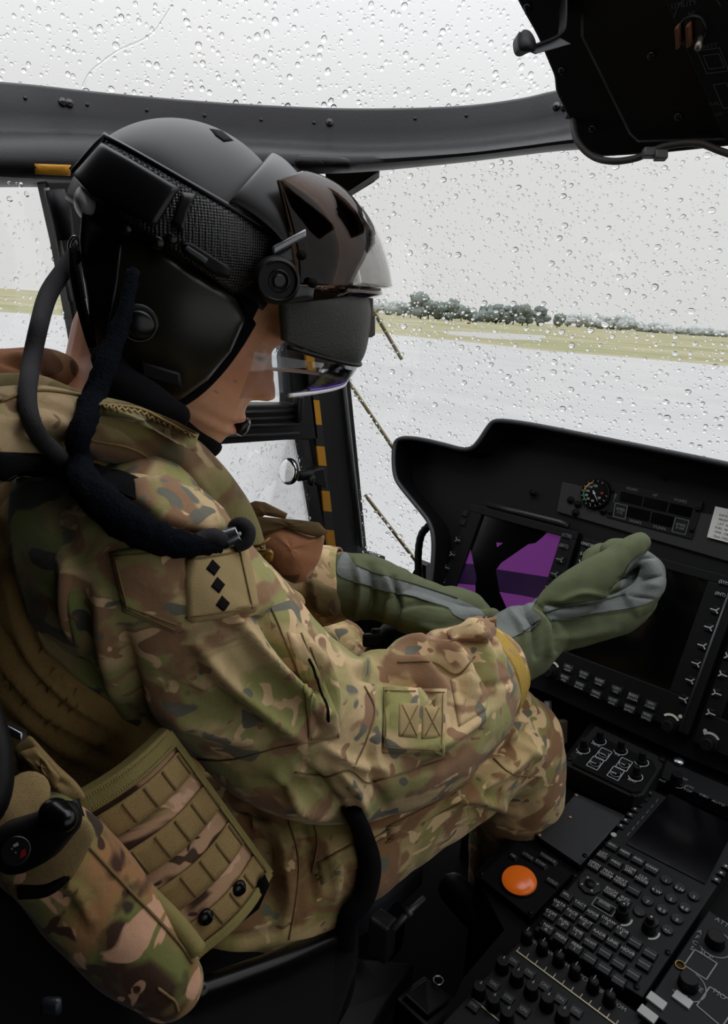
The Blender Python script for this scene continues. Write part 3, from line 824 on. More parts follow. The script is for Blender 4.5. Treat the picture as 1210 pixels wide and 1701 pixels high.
# hook bracket
t = thing('headset_hook', op(930, 70), 'black bent metal hook bracket on the roof edge beside the overhead window', 'hook')
def strip(px, d, wdt, th, name, m_, par):
    q = [P(x, y, d) for x, y in px]; off = (FW*.8+_Z*.3).normalized()*wdt; mb = MB()
    up = []
    for i, p in enumerate(q):
        tt = (q[min(i+1, len(q)-1)]-q[max(i-1, 0)]).normalized(); nn = tt.cross(off).normalized()*th; up.append(p+nn)
    mb.grid([q, up, [p+off for p in up], [p+off for p in q]], close=False); mb.grid([[p+off for p in q], q])
    k = len(q)
    return mb.build(name, m_, par, smooth=False, bevel=.0008)
strip(cr([(940, -30), (939, 35), (933, 52), (915, 63), (885, 74), (872, 80), (866, 76), (864, 62), (867, 54)], 5), .90, .035, .003, 'hook_arm', BLK_RUB, t)
mb = MB(); mb.prism([P(x, y, .90) for x, y in crc([(866, 82), (863, 62), (869, 50), (880, 51), (889, 64), (890, 80)], 4)], FW*.004); mb.build('hook_tip', BLK_RUB, t)
mb = MB(); mb.prism([P(871, 82, .905), P(890, 90, .905), P(950, 73, .905), P(930, 62, .905)], FW*.004+_Z*.002); mb.build('hook_plate', mat('grey_plate', (52, 54, 56), .5), t, smooth=False, bevel=.001)
# cable looped under the roof
t = thing('roof_cable', P(1000, 262, 1.02), 'thin dark cable looping under the roof edge above the windscreen', 'cable')
q = cr([(953, 180, 1.05, 0), (953, 205, 1.04, 0), (960, 235, 1.03, 0), (985, 260, 1.02, 0), (1020, 268, 1.0, 0), (1060, 262, .99, 0), (1085, 250, .98, 0), (1115, 241, .97, 0), (1160, 238, .95, 0), (1195, 250, .94, 0), (1230, 262, .93, 0)], 6)
mb = MB(); mb.tube([P(a, b_, c_) for a, b_, c_, _ in q], .0045, 10); mb.build('cable_sheath', mat('brown_sheath', (44, 40, 36), .6), t)
for x, y, d in ((950, 188, 1.045), (1079, 254, .975), (1098, 258, .97)):
    mb = MB(); mb.box(P(x, y, d), XC*.008, YC*.006, FW*.006); mb.build('cable_clip', mat('clip_grey', (88, 86, 86), .4, metal=.5), t, bevel=.0015)

# nose of the fuselage in front of the windscreen, hidden behind the glareshield
mb = MB(); mb.grid([[V((x, y, .76-.10*(y-1.75)-(abs(x+.1)/1.1)**3*.2-(max(0, y-2.5))**2*.35)) for x in [-1.15+2.3*i/16 for i in range(17)]] for y in [1.75+1.2*j/10 for j in range(14)]]); 
tag(mb.build('wall_nose', mat('nose_paint', (16, 17, 15), .7), solid=.02), 'dark nose decking outside below the windscreen', 'fuselage', kind='structure')
# ------------------------------------------------------------------ instrument panel
PT = radians(20); PN = V((0, -cos(PT), sin(PT))); PP = P(1010, 1010, 1.12)
def pp(x, y, off=0): return onplane(x, y, PP+PN*off, PN)
hood_px = cr([(705, 1010), (714, 960), (718, 905), (712, 872), (690, 842), (668, 815), (656, 796), (652, 770), (653, 745), (658, 731), (672, 725), (700, 727), (740, 736), (768, 743), (784, 741), (796, 728), (808, 710), (818, 699), (834, 696), (870, 700), (920, 709), (1000, 725), (1100, 745), (1212, 768), (1320, 790), (1430, 813), (1560, 840)], 4)
near = [pp(x, y, .055) for x, y in hood_px]; far = [p-PN*.055 for p in near]
ctr = sum(far, V())/len(far)
t = thing('glareshield', pp(860, 720, .05), 'black glareshield hood along the top of the instrument panel', 'glareshield')
fwd = V((0, .93, -.37))*.22
def inset(ps, k):
    out = []
    for i, p in enumerate(ps):
        tt = (ps[min(i+1, len(ps)-1)]-ps[max(i-1, 0)]).normalized(); out.append(p+tt.cross(PN).normalized()*k)
    return out
sgn = 1 if (inset(near, .01)[60]-near[60]).z < 0 else -1
inn = inset(near, .007*sgn); inf = inset(far, .007*sgn)
mb = MB(); mb.grid([inf, inn, near, far, [p+fwd for p in far]]); mb.build('hood', BLK_MATT, t); sharp(bpy.data.objects['hood'].data, 40)
mb = MB(); mb.tube([(a+b_)/2+PN*.0005 for a, b_ in zip(near, inn)], .0042, 8); mb.build('lip', mat('grey_lip', (46, 47, 50), .5, bump=.4, bscale=300), t)  # lip in a paler grey than the hood
body = far+[pp(1560, 1440), pp(1320, 1330), pp(1150, 1262), pp(905, 1150), pp(740, 1085)]
mb = MB(); mb.prism([p-PN*.001 for p in body], fwd*.8)
t = thing('instrument_panel', pp(960, 950), 'black instrument panel carrying the displays in front of the pilot', 'instrument panel')
IP = t; mb.build('panel_board', BLK_PANEL, t, smooth=False)
for x, y in ((876, 733), (1015, 746), (1105, 795), (1186, 782)):
    mb = MB(); c = pp(x, y, 0); mb.disc(c, PN, .003, .003, 8); mb.build('hood_screw', KNOBM, t)
# upper plate
plate = Panel([(934, 800), (1240, 868), (1228, 938), (925, 850)], PP+PN*.004, PN)
mb = MB(); plate.slab(mb, 0, 0, 1, 1, 0, .005); mb.build('upper_plate', mat('panel_charcoal', (16, 17, 18), .6), t, smooth=False, bevel=.001)
for x, y in ((949, 831), (961, 838), (957, 852), (1003, 849), (886, 819)):
    c = pp(x, y, .004); mb = MB(); mb.disc(c, PN, .0058, .003, 16); mb.disc(c+PN*.003, PN, .0032, .002, 6); mb.build('plate_screw', KNOBM, t)
bar = MB(); bar.tube([pp(812, 838, .012), pp(870, 853, .012), pp(930, 868, .012), pp(945, 874, .01)], .006, 10); bar.build('display_ledge', mat('ledge_black', (26, 27, 29), .4), t)
# gauge
gc = pp(991, 821, .004); t = thing('airspeed_gauge', gc, 'small round dial gauge with coloured arcs on the upper panel', 'gauge')
gx, gy = plate.dirs(.2, .4); R_ = .0225
mb = MB(); mb.disc(gc, PN, R_*1.12, .008, 40, R_*1.04); mb.build('bezel_ring', KNOBM, t, bevel=.0008)
mb = MB(); mb.disc(gc+PN*.006, PN, R_*.95, .0025, 40); mb.build('dial_face', BLK_MATT, t)
fc = gc+PN*.0089
def garc(m, r0, r1, a0, a1):
    g_ = [[], []]
    for i in range(13):
        a = radians(a0+(a1-a0)*i/12); d = gx*cos(a)+gy*sin(a); g_[0].append(fc+d*r0); g_[1].append(fc+d*r1)
    m.grid(g_)
mb = MB(); garc(mb, R_*.72, R_*.80, 175, 240); garc(mb, R_*.72, R_*.80, 262, 268); mb.build('green_arc', GREENM, t, smooth=False)
mb = MB(); garc(mb, R_*.72, R_*.82, 115, 172); mb.build('amber_arc', AMBER, t, smooth=False)
mb = MB(); mb.add([fc+gx*R_*.45+gy*R_*.1, fc+gx*R_*.62+gy*R_*.02, fc+gx*R_*.62+gy*R_*.2], [(0, 1, 2)]); garc(mb, R_*.45, R_*.6, 5, 20); mb.build('red_mark', RED, t, smooth=False)
mb = MB()
for i in range(16):
    a = radians(80-i*22.5+10); d = gx*cos(a)+gy*sin(a); e = d.cross(PN); 
    if 15 < (80-i*22.5+10) % 360 < 60: continue
    mb.add([fc+d*R_*.82+e*.0003, fc+d*R_*.95+e*.0003, fc+d*R_*.95-e*.0003, fc+d*R_*.82-e*.0003], [(0, 1, 2, 3)])
for s_, a, r_ in (('120', 100, .52), ('110', 140, .56), ('100', 175, .54), ('80', 208, .56), ('60', 238, .56), ('40', 275, .55), ('20', 330, .5)):
    a = radians(a); text(mb, s_, fc+(gx*cos(a)+gy*sin(a))*R_*r_, gx, gy, .0052)
mb.build('dial_markings', PRINT, t, smooth=False)
mb = MB(); a = radians(-50); d = gx*cos(a)+gy*sin(a); e = d.cross(PN); mb.add([fc-d*R_*.2+e*.001+PN*.0006, fc+d*R_*.75+PN*.0006, fc-d*R_*.2-e*.001+PN*.0006], [(0, 1, 2)]); mb.disc(fc, PN, .002, .001, 12); mb.build('needle', PRINT, t, smooth=False)
# radio indicator
rad = Panel([(1016, 799), (1169, 833), (1150, 896), (1007, 859)], PP+PN*.006, PN)
t = thing('radio_indicator', rad.at(.5, .5), 'black radio frequency indicator with blank windows and white captions', 'radio')
mb = MB(); rad.slab(mb, 0, 0, 1, 1, 0, .006); mb.build('faceplate', BLK_PANEL, t, smooth=False, bevel=.0008)
for u0, v0, u1, v1 in ((.13, .22, .38, .48), (.40, .22, .66, .48), (.68, .22, .92, .48), (.24, .56, .50, .84), (.52, .56, .76, .84)):
    mb = MB(); rad.slab(mb, u0, v0, u1, v1, .0006, .001); mb.build('display_window', SCREEN, t, smooth=False)
le = MB(); ux, uy = rad.dirs()
for s_, x, y in (('V/UHF1', 1051, 813), ('HF', 1089, 823), ('V/UHF2', 1131, 832), ('V/UHF3', 1056, 867), ('V/UHF4', 1096, 877), ('EMER\n1+2', 1031, 849), ('EMER\n3+HF', 1131, 875), ('B\nF\nI', 1022, 828)):
    u, v = rad.uv(x, y); text(le, s_, rad.at(u, v, .0008), ux, uy, .0058)
for x, y in ((1031, 849), (1131, 874)):
    u, v = rad.uv(x, y); rad.frame(le, u-.075, v-.19, u+.075, v+.19, .0006, .0007)
le.build('lettering', PRINT_DIM, t, smooth=False)
for x, y in ((1018, 815), (1014, 851), (1160, 846), (1150, 880)):
    u, v = rad.uv(x, y); mb = MB(); mb.disc(rad.at(u, v), PN, .0035, .002, 12); mb.build('faceplate_screw', KNOBM, t)
# placard
pc = Panel([(1189, 841), (1240, 852), (1228, 906), (1175, 892)], PP+PN*.0085, PN)
t = tag(MB().quadslab(pc.rect(0, 0, 1, 1), PN, .0012).build('limits_placard', WHITE, smooth=False), 'white printed placard stuck at the right end of the upper panel', 'placard')
le = MB(); ux, uy = pc.dirs()
for i, s_ in enumerate(('HF', 'DATE  12345', 'FROM  1245', 'LAT  456 W', 'FUEL  467.3 kg', 'TIME  124.6 kg', 'Date 19/03/21')):
    text(le, s_, pc.at(.5, .1+i*.135, .0005), ux, uy, .0046)
le.build('placard_print', mat('black_ink', (40, 40, 44), .8), t, smooth=False)

# ------------------------------------------------------------------ multifunction displays
YM = MB
def ymark(mb, pn, u, v, s, h, flip=1):
    ux, uy = pn.dirs(u, v); c = pn.at(u, v, h)
    for a in (50, 310, 180):
        d = ux*cos(radians(a))*flip+uy*sin(radians(a)); e = d.cross(pn.n)*.0008; ln = s*(1.5 if a == 180 else 1)
        mb.add([c+e, c+d*ln+e, c+d*ln-e, c-e], [(0, 1, 2, 3)])
def mfd(corners, label, scr, name='multifunction_display'):
    pn = Panel(corners, PP+PN*.016, PN)
    t = thing(name, pn.at(.5, .5), label, 'display', 'multifunction displays')
    mb = MB(); u0, v0, u1, v1 = scr
    for r_ in ((0, 0, 1, v0), (0, v1, 1, 1), (0, v0, u0, v1), (u1, v0, 1, v1)): pn.slab(mb, *r_, 0, .016)
    mb.build('bezel', BLK_PANEL, t, smooth=False, bevel=.0012)
    mb = MB(); pn.slab(mb, u0-.005, v0-.005, u1+.005, v1+.005, -.006, .004); sc_ = mb.build('screen', SCREEN, t, smooth=False)
    return pn, t, sc_
def mkey(pn, t, x, y, wu, wv, le, pl_, txt_=None, y_=None, name='key', h=.003):
    u, v = pn.uv(x, y); mb = MB(); pn.key(mb, u-wu, v-wv, u+wu, v+wv, 0, h); mb.build(name, KEYM, t, smooth=False, bevel=.0004)
    ux, uy = pn.dirs(u, v)
    if txt_:
        a, b_ = txt_
        pn.slab(pl_, u-wu*.8, v-wv*.75, u+wu*.8, v+wv*.05, h+.0003, .0004)
        text(le, a, pn.at(u, v-wv*.36, h+.0006), ux, uy, min(.0052, .0205/len(a))); text(le, b_, pn.at(u, v+wv*.46, h+.0006), ux, uy, min(.0048, .0205/len(b_)))
    if y_: ymark(le, pn, u, v, .0052, h+.0005, y_)
def knob(pn, t, u, v, r, h, m=BLK_RUB, name='knob', arc_=None, le=None):
    c = pn.at(u, v); mb = MB(); mb.disc(c, pn.n, r, h*.3, 24); mb.disc(c+pn.n*h*.3, pn.n, r*.82, h*.7, 24, r*.7); mb.build(name, m, t, bevel=.0006)
    if arc_ and le is not None: pn.arc(le, u, v, *arc_)

pn, t, sc_ = mfd([(970, 893), (1222, 960), (1130, 1215), (898, 1120)], 'right square multifunction display with dark screen beside the raised glove', (.12, .06, .86, .79))
le, pl_ = MB(), MB()
row1 = ((945, 1110, 'PFL', 'ADM'), (971, 1121, 'SCAL', 'SCAL'), (997, 1133, 'NGBC', 'LINK'), (1025, 1146, 'CPS', 'CPS'), (1053, 1158, 'BARO', 'ZOOM'), (1082, 1171, 'DH', 'COOR'))
row2 = ((939, 1127, 'END', 'PFD'), (964, 1139, 'STED', 'RADAR'), (991, 1153, 'TRNL', 'CAMERA'), (1019, 1165, 'CLST', 'EWS'), (1047, 1177, 'NAVG', 'DMG1'), (1076, 1190, 'FND', 'DMG2'))
for x, y, a, b_ in row1+row2: mkey(pn, t, x, y, .042, .030, le, pl_, (a, b_), name='caption_key')
for x, y in ((1191, 1014), (1181, 1043), (1170, 1073), (1160, 1103), (1150, 1131), (1139, 1162)): mkey(pn, t, x, y, .030, .028, le, pl_, y_=1, name='soft_key')
for x, y in ((966, 935), (958, 962), (949, 990), (940, 1018)): mkey(pn, t, x, y, .032, .028, le, pl_, y_=-1, name='soft_key')
for x, y, s_ in ((1205, 968, '(SYM)'), (1198, 987, '(INT)'), (978, 905, 'ON/OFF'), (973, 921, '(LUM)')):
    u, v = pn.uv(x, y); mb = MB(); pn.key(mb, u-.035, v-.022, u+.035, v+.022, 0, .002); mb.build('label_key', KEYM, t, smooth=False); ux, uy = pn.dirs(); text(le, s_, pn.at(u, v, .0026), ux, uy, .0062)
pl_.build('caption_plate', KEYL, t, smooth=False)
IVO = mat('ivory_print', (225, 222, 205), .6)
for kx, ky, ax_, ay_ in ((915, 1117, 916, 1113), (1113, 1206, 1113, 1202)):
    u, v = pn.uv(kx, ky); knob(pn, t, u, v, .0105, .015); u, v = pn.uv(ax_, ay_); arcs = MB(); pn.arc(arcs, u, v, .0125, .0032, 40, 140, .0005); arcs.build('white_scale', IVO, t, smooth=False)
for x, y in ((914, 1094), (1131, 1190)): arcs = MB(); u, v = pn.uv(x, y); arcs.disc(pn.at(u, v, .0002), PN, .0026, .0006, 14); arcs.build('light_sensor', IVO, t, smooth=False)
le.build('lettering', PRINT, t, smooth=False)
mb = MB(); pn.slab(mb, .995, .03, 1.055, 1.0, .006, .02); mb.build('side_rail', BLK_PANEL, t, smooth=False, bevel=.001)
mb = MB(); mb.tube([pn.at(1.0, .1, .006), pn.at(1.0, 1.0, .006)], .0016, 6); mb.build('rail_edge_highlight', TRIMGREY, t)  # grey tube paints the bright highlight along the rail edge

pn, t, sc_ = mfd([(782, 836), (962, 884), (893, 1108), (706, 1040)], 'left square multifunction display with a painted purple window reflection, behind the wrists', (.14, .06, .87, .80))
le, pl_ = MB(), MB()
for x, y in ((774, 853), (770, 868), (761, 897), (752, 921), (743, 943), (735, 966)): mkey(pn, t, x, y, .032, .028, le, pl_, y_=-1 if y > 890 else None, name='soft_key')
for x, y, s_ in ((943, 890, '(CTR)'), (938, 907, '(BRT)')):
    u, v = pn.uv(x, y); mb = MB(); pn.key(mb, u-.035, v-.024, u+.035, v+.024, 0, .002); mb.build('label_key', KEYM, t, smooth=False); ux, uy = pn.dirs(); text(le, s_, pn.at(u, v, .0026), ux, uy, .0068)
for x, y in ((933, 930), (924, 954), (915, 976)): mkey(pn, t, x, y, .034, .030, le, pl_, y_=1, name='soft_key')
le.build('lettering', PRINT_DIM, t, smooth=False)
sp_ = PP+PN*.0105  # reflection shapes painted over the dark screen
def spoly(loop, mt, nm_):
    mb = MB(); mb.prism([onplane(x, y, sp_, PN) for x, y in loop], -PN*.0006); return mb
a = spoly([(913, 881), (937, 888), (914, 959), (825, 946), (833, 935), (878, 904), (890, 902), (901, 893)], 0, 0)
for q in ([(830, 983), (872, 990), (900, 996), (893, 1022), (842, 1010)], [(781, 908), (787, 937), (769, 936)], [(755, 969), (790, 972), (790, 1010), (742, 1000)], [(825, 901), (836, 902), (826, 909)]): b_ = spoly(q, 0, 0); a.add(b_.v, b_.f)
a.build('reflected_sky', REFLPUR, t, smooth=False)
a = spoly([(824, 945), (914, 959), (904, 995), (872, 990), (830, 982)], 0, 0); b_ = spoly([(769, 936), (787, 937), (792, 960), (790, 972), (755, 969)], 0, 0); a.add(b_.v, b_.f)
a.build('reflected_band', REFLDRK, t, smooth=False)

pn, t, sc_ = mfd([(1243, 978), (1470, 1050), (1380, 1330), (1150, 1232)], 'third multifunction display cut off by the right edge of the photo', (.14, .06, .87, .80))
le, pl_ = MB(), MB()
for x, y in ((1200, 1120), (1190, 1151), (1180, 1184), (1210, 1090)): mkey(pn, t, x, y, .032, .028, le, pl_, y_=-1, name='soft_key')
u, v = pn.uv(1178, 1236); knob(pn, t, u, v, .011, .016); pn.arc(le, u, v-.01, .0125, .0032, 40, 140, .0005)
u, v = pn.uv(1172, 1214); le.disc(pn.at(u, v, .0002), PN, .0026, .0006, 14)
le.build('lettering', PRINT, t, smooth=False)

# hose beside the panel
t = MB(); q = cr([(714, 872, 1.40, 0), (700, 890, 1.40, 0), (695, 925, 1.40, 0), (697, 965, 1.40, 0), (700, 1010, 1.40, 0)], 6); t.tube([P(a, b_, c) for a, b_, c, _ in q], [.0072+.0007*(i % 2) for i in range(len(q))], 10)
tag(t.build('corrugated_hose', BLK_RUB), 'black corrugated hose beside the left end of the instrument panel', 'hose')
sill = MB(); sill.prism([wp(590, 930, .02), wp(612, 916, .02), wp(640, 945, .02), wp(668, 958, .02), wp(690, 952, .02), wp(702, 930, .02), wp(715, 935, .02), wp(715, 1100, .02), wp(590, 1100, .02)], WN*.02)
tag(sill.build('trim_7', BLK, smooth=False), 'black lower sill of the windscreen', 'frame', kind='structure')

# ------------------------------------------------------------------ centre console
CS = radians(9); CN = V((0, -sin(CS), cos(CS))); CP = P(1000, 1500, .82)
def cp(x, y, off=0): return onplane(x, y, CP+CN*off, CN)
t = thing('centre_console', cp(1000, 1500), 'black centre console block carrying the keypads beside the pilot', 'console')
mb = MB(); mb.prism([cp(x, y, -.008) for x, y in ((985, 1196), (925, 1275), (890, 1330), (900, 1375), (838, 1392), (790, 1452), (838, 1545), (770, 1625), (735, 1701), (735, 1800), (1300, 1900), (1500, 1500), (1300, 1330))], V((0, 0, -.50)))
mb.build('console_body', BLK_MATT, t, smooth=False)
def cpanel(corners, h): return Panel(corners, CP+CN*h, CN)

# autopilot knob panel
ap = cpanel([(989, 1205), (1108, 1260), (1064, 1330), (935, 1268)], .03)
t = thing('autopilot_panel', ap.at(.5, .5), 'small black knob panel with white ringed knobs beneath the right display', 'control panel')
mb = MB(); loop = [ap.at(u, v) for u, v in ((.0, .0), (.9, .02), (1, .14), (1, .86), (.92, 1), (0, 1))]; mb.prism(loop, -CN*.032); mb.build('panel_body', BLK_PANEL, t, smooth=False, bevel=.0015)
mb = MB(); loop = [ap.at(u, v, .003) for u, v in ((.1, .2), (.88, .2), (.96, .3), (.96, .86), (.88, .95), (.1, .95))]; mb.prism(loop, -CN*.003); mb.build('face_plate', BLK_MATT, t, smooth=False, bevel=.0006)
le = MB()
for x, y, s_ in ((996, 1234, 'HDG'), (969, 1248, 'IAS'), (1031, 1250, 'V/S'), (1066, 1269, 'ALT'), (1056, 1293, 'RHT')):
    u, v = ap.uv(x, y); c = ap.at(u, v, .003); mb = MB(); mb.disc(c, CN, .006, .004, 16); mb.disc(c+CN*.004, CN, .0052, .013, 16, .0042); mb.build('knob', KNOBM, t, bevel=.0006)
    ap.arc(le, u, v, .0088, .0009, -150, 60, .0035); ux, uy = ap.dirs(); text(le, s_, c-uy*.0105+CN*.0006, ux, uy, .0058)
for x, y, s_ in ((1003, 1256, 'T-NAV'), (989, 1271, 'NAV'), (1037, 1273, 'LOC'), (1023, 1288, 'GPS')):
    u, v = ap.uv(x, y); c = ap.at(u, v, .003); mb = MB(); mb.disc(c, CN, .0056, .005, 18); mb.build('push_button', KNOBM, t, bevel=.0006)
    ap.frame(le, u-.075, v-.115, u+.075, v+.115, .0036, .0008); ap.arc(le, u, v, .0066, .0006, 0, 360, .0036, 24); ux, uy = ap.dirs(); text(le, s_, c-uy*.0066+CN*.0056, ux, uy, .0042)
le.build('lettering', PRINT, t, smooth=False)
for x, y in ((947, 1261), (1054, 1322), (1100, 1262)):
    u, v = ap.uv(x, y); mb = MB(); mb.disc(ap.at(u, v), CN, .0042, .002, 14); mb.build('panel_screw', KNOBM, t)

# blank plate
bp_ = cpanel([(958, 1317), (1040, 1354), (965, 1437), (892, 1388)], .004)
t = thing('blanking_plate', bp_.at(.5, .5), 'plain dark slate blanking plate on the console left of the keypad', 'panel')
MB().quadslab(bp_.rect(0, 0, 1, 1), CN, .008).build('plate', mat('slate_plate', (20, 22, 26), .5, bump=.15, bscale=600), t, smooth=False, bevel=.001)
for x, y in ((958, 1321), (896, 1387), (947, 1357)):
    mb = MB(); mb.disc(cp(x, y, .004), CN, .0028, .0012, 12); mb.build('plate_screw', mat('copper_screw', (150, 118, 96), .35, metal=.8), t)

# orange lens panel
orp = cpanel([(858, 1396), (953, 1450), (883, 1525), (796, 1456)], .004)
t = thing('warning_light_panel', orp.at(.5, .5), 'black console panel with a round glowing orange lens', 'control panel')
MB().quadslab(orp.rect(0, 0, 1, 1), CN, .012).build('panel_body', BLK_MATT, t, smooth=False, bevel=.001)
u, v = orp.uv(863, 1465); c = orp.at(u, v); mb = MB(); mb.disc(c, CN, .0215, .002, 40); mb.build('lens_ring', KNOBM, t)
mb = MB(); mb.disc(c, CN, .0198, .003, 40, dome=.007); l_ = mb.build('orange_lens', ORANGE, t); tag(l_, 'glowing orange domed lens')
le = MB(); ux, uy = orp.dirs()
for x, y, s_ in ((853, 1425, 'MK'), (877, 1425, 'CTCR'), (910, 1428, 'TOGGLE'), (898, 1437, 'ETMP'), (918, 1468, 'FOLD')):
    u, v = orp.uv(x, y); mb = MB(); wu = .035+.02*len(s_); orp.key(mb, u-wu, v-.05, u+wu, v+.05, 0, .003); mb.build('caption_key', KEYM, t, smooth=False)
    text(le, s_, orp.at(u, v, .0036), ux, uy, .0052)
le.build('lettering', PRINT_DIM, t, smooth=False)
for x, y in ((800, 1452), (882, 1517)): mb = MB(); mb.disc(cp(x, y, .004), CN, .003, .002, 10); mb.build('panel_screw', KNOBM, t)

# keypad and display unit
fm = cpanel([(1083, 1311), (1245, 1392), (1068, 1657), (887, 1543)], .012)
t = thing('flight_management_keypad', fm.at(.5, .5), 'large black console keypad with rows of captioned keys and a dark screen', 'keypad')
mb = MB(); fm.slab(mb, 0, 0, 1, 1, 0, .02); mb.build('faceplate', BLK_PANEL, t, smooth=False, bevel=.0015)
mb = MB(); mb.prism([cp(x, y, .0135) for x, y in ((1113, 1318), (1222, 1374), (1172, 1468), (1040, 1401))], -CN*.001); mb.build('screen', SCREEN, t, smooth=False)
le, pl_, ln = MB(), MB(), MB(); ux, uy = fm.dirs(.3, .7)
KW, KH = .0074, .0064
def fkey(x, y, s_='', nm_='key', round_=False, w=1, mode=0):
    c = cp(x, y, .012); mb = MB()
    if round_: mb.disc(c, CN, .0068, .003, 20, .006)
    else:
        a = [c+ux*(KW*w*i)+uy*(KH*j) for i, j in ((-1, 1), (1, 1), (1, -1), (-1, -1))]; b_ = [c+CN*.004+ux*(KW*w*.86*i)+uy*(KH*.84*j) for i, j in ((-1, 1), (1, 1), (1, -1), (-1, -1))]
        mb.add(a+b_, [(3, 2, 1, 0), (4, 5, 6, 7), (0, 1, 5, 4), (1, 2, 6, 5), (2, 3, 7, 6), (3, 0, 4, 7)])
    mb.build(nm_, KEYM, t, smooth=False, bevel=.0006)
    k = c+CN*(.0044 if not round_ else .0034)
    if s_:
        p_ = s_.split('/'); 
        for i, q in enumerate(p_): text(le, q, k+uy*((.0022 if len(p_) > 1 else 0)-.0046*i), ux, uy, min(.0052, .021/max(3, len(q))))
    if mode: ln.add([k-ux*.0062*w+uy*(.0002), k+ux*.0062*w+uy*(.0002), k+ux*.0062*w-uy*.0005, k-ux*.0062*w-uy*.0005], [(0, 1, 2, 3)])
for x, y, s_ in ((1017, 1408, 'ESC'), (1038, 1420, 'MEM'), (1060, 1432, 'ROL'), (1083, 1446, 'CANC'), (1001, 1424, 'LIST/EDIT'), (1023, 1437, 'MSG'), (1046, 1449, 'COM/DEL'), (1067, 1464, 'CLR/MODE'), (987, 1441, 'OPEN/CLOS'), (1009, 1455, 'PREV/COMP'), (1031, 1468, 'NEXT/HOLD'), (1053, 1482, ''), (1015, 1486, 'EXCH/CODE'), (1037, 1500, 'INIT/NEXT')):
    fkey(x, y, s_, 'caption_key', mode='/' not in s_)
caps = [['FPL', 'DATA/P', 'COM/1', 'NAV/A'], ['TACT', 'FACE/1', 'FUEL/P', 'MISN'], ['XPDR', 'ROUT/E', 'TIME/1', 'PERF/1'], ['DRAW/2', 'RADR', 'HOIST', ''], ['STOR/E', 'LINK', '', ''], ['', 'HOVR', '', ''], ['', '', '']]
cols = [((941, 1491), (928, 1507), (914, 1523), (909, 1546)), ((964, 1506), (949, 1522), (936, 1538), (932, 1561)), ((985, 1522), (972, 1537), (958, 1554), (956, 1578)), ((1010, 1536), (996, 1555), (981, 1570), (980, 1595)), ((1033, 1552), (1018, 1569), (1005, 1586), (1004, 1612)), ((1055, 1569), (1043, 1585), (1028, 1604), (1028, 1632)), ((1080, 1587), (1070, 1605), (1052, 1622))]
for col, cp_ in zip(cols, caps):
    for (x, y), s_ in zip(col, cp_): fkey(x, y, s_, 'function_key', w=.95, mode=not s_)
fkey(1004, 1506, 'ENTER', 'enter_key', w=1.25)
ec = cp(1004, 1506, .0166)
for i, j in ((0, 1), (0, -1)): ln.add([ec+ux*-.0115+uy*(.0062*j+.0004), ec+ux*.0115+uy*(.0062*j+.0004), ec+ux*.0115+uy*(.0062*j-.0004), ec-ux*.0115+uy*(.0062*j-.0004)], [(0, 1, 2, 3)])
for i in (-1, 1): ln.add([ec+ux*(.0115*i-.0004)+uy*.0062, ec+ux*(.0115*i+.0004)+uy*.0062, ec+ux*(.0115*i+.0004)-uy*.0062, ec+ux*(.0115*i-.0004)-uy*.0062], [(0, 1, 2, 3)])
for x, y, s_ in ((1107, 1463, '1'), (1129, 1476, '2 N'), (1153, 1490, '3'), (1091, 1480, '4 W'), (1115, 1494, '5'), (1138, 1509, '6 E'), (1076, 1498, '7'), (1100, 1512, '8 S'), (1125, 1528, '9'), (1062, 1516, '.'), (1085, 1532, '0'), (1109, 1546, '+/-')):
    fkey(x, y, '', 'number_key', True); text(le, s_, cp(x, y, .0156), ux, uy, .0058)
for i in range(7):
    x, y = 1079-i*7.9, 1319-0+i*9.2; c = cp(x, y, .012); mb = MB(); mb.box(c+CN*.001, ux*.0042, uy*.0036, CN*.002); mb.build('line_key', KEYM, t, smooth=False, bevel=.0005)
    le.disc(c+CN*.003, CN, .0016, .0004, 8); d = cp(x+13, y+11, .0126); ln.add([d-uy*.0035-ux*.0003, d+uy*.0035-ux*.0003, d+uy*.0035+ux*.0003, d-uy*.0035+ux*.0003], [(0, 1, 2, 3)])
for x, y in ((1206, 1442), (1198, 1453), (1190, 1464)):
    c = cp(x, y, .012); mb = MB(); mb.box(c+CN*.001, ux*.004, uy*.0034, CN*.002); mb.build('line_key', KEYM, t, smooth=False); le.disc(c+CN*.003, CN, .0016, .0004, 8)
le.disc(cp(1020, 1387, .0122), CN, .0034, .0008, 14)
c = cp(980, 1472, .012); mb = MB(); mb.disc(c, CN, .013, .003, 8); mb.build('cursor_pad', KEYM, t, bevel=.001)
mb = MB(); mb.disc(c+CN*.003, CN, .0055, .002, 20); mb.build('cursor_button', KNOBM, t)
for a in range(4):
    d = ux*cos(a*pi/2+.7)+uy*sin(a*pi/2+.7); e = d.cross(CN); k = c+d*.0088+CN*.0034; le.add([k+d*.0018, k-d*.001+e*.0014, k-d*.001-e*.0014], [(0, 1, 2)])
for x, y in ((1033, 1523), (1078, 1545)):
    c = cp(x, y, .012); mb = MB(); mb.disc(c, CN, .0075, .012, 20, .006); mb.disc(c+CN*.012, CN, .0048, .008, 16, .004); mb.build('rotary_knob', KNOBM, t, bevel=.0006)
    u, v = fm.uv(x, y); fm.arc(le, u, v, .0105, .002, -70, 20, .0005); le.disc(c+CN*.0202+ux*.001, CN, .0012, .0004, 8)
for x, y in ((1008, 1402), (972, 1422), (955, 1455), (908, 1512), (898, 1535), (1110, 1583), (1058, 1640)):
    c = cp(x, y, .012); mb = MB(); mb.disc(c, CN, .003, .0015, 12); mb.build('faceplate_screw', KNOBM, t)
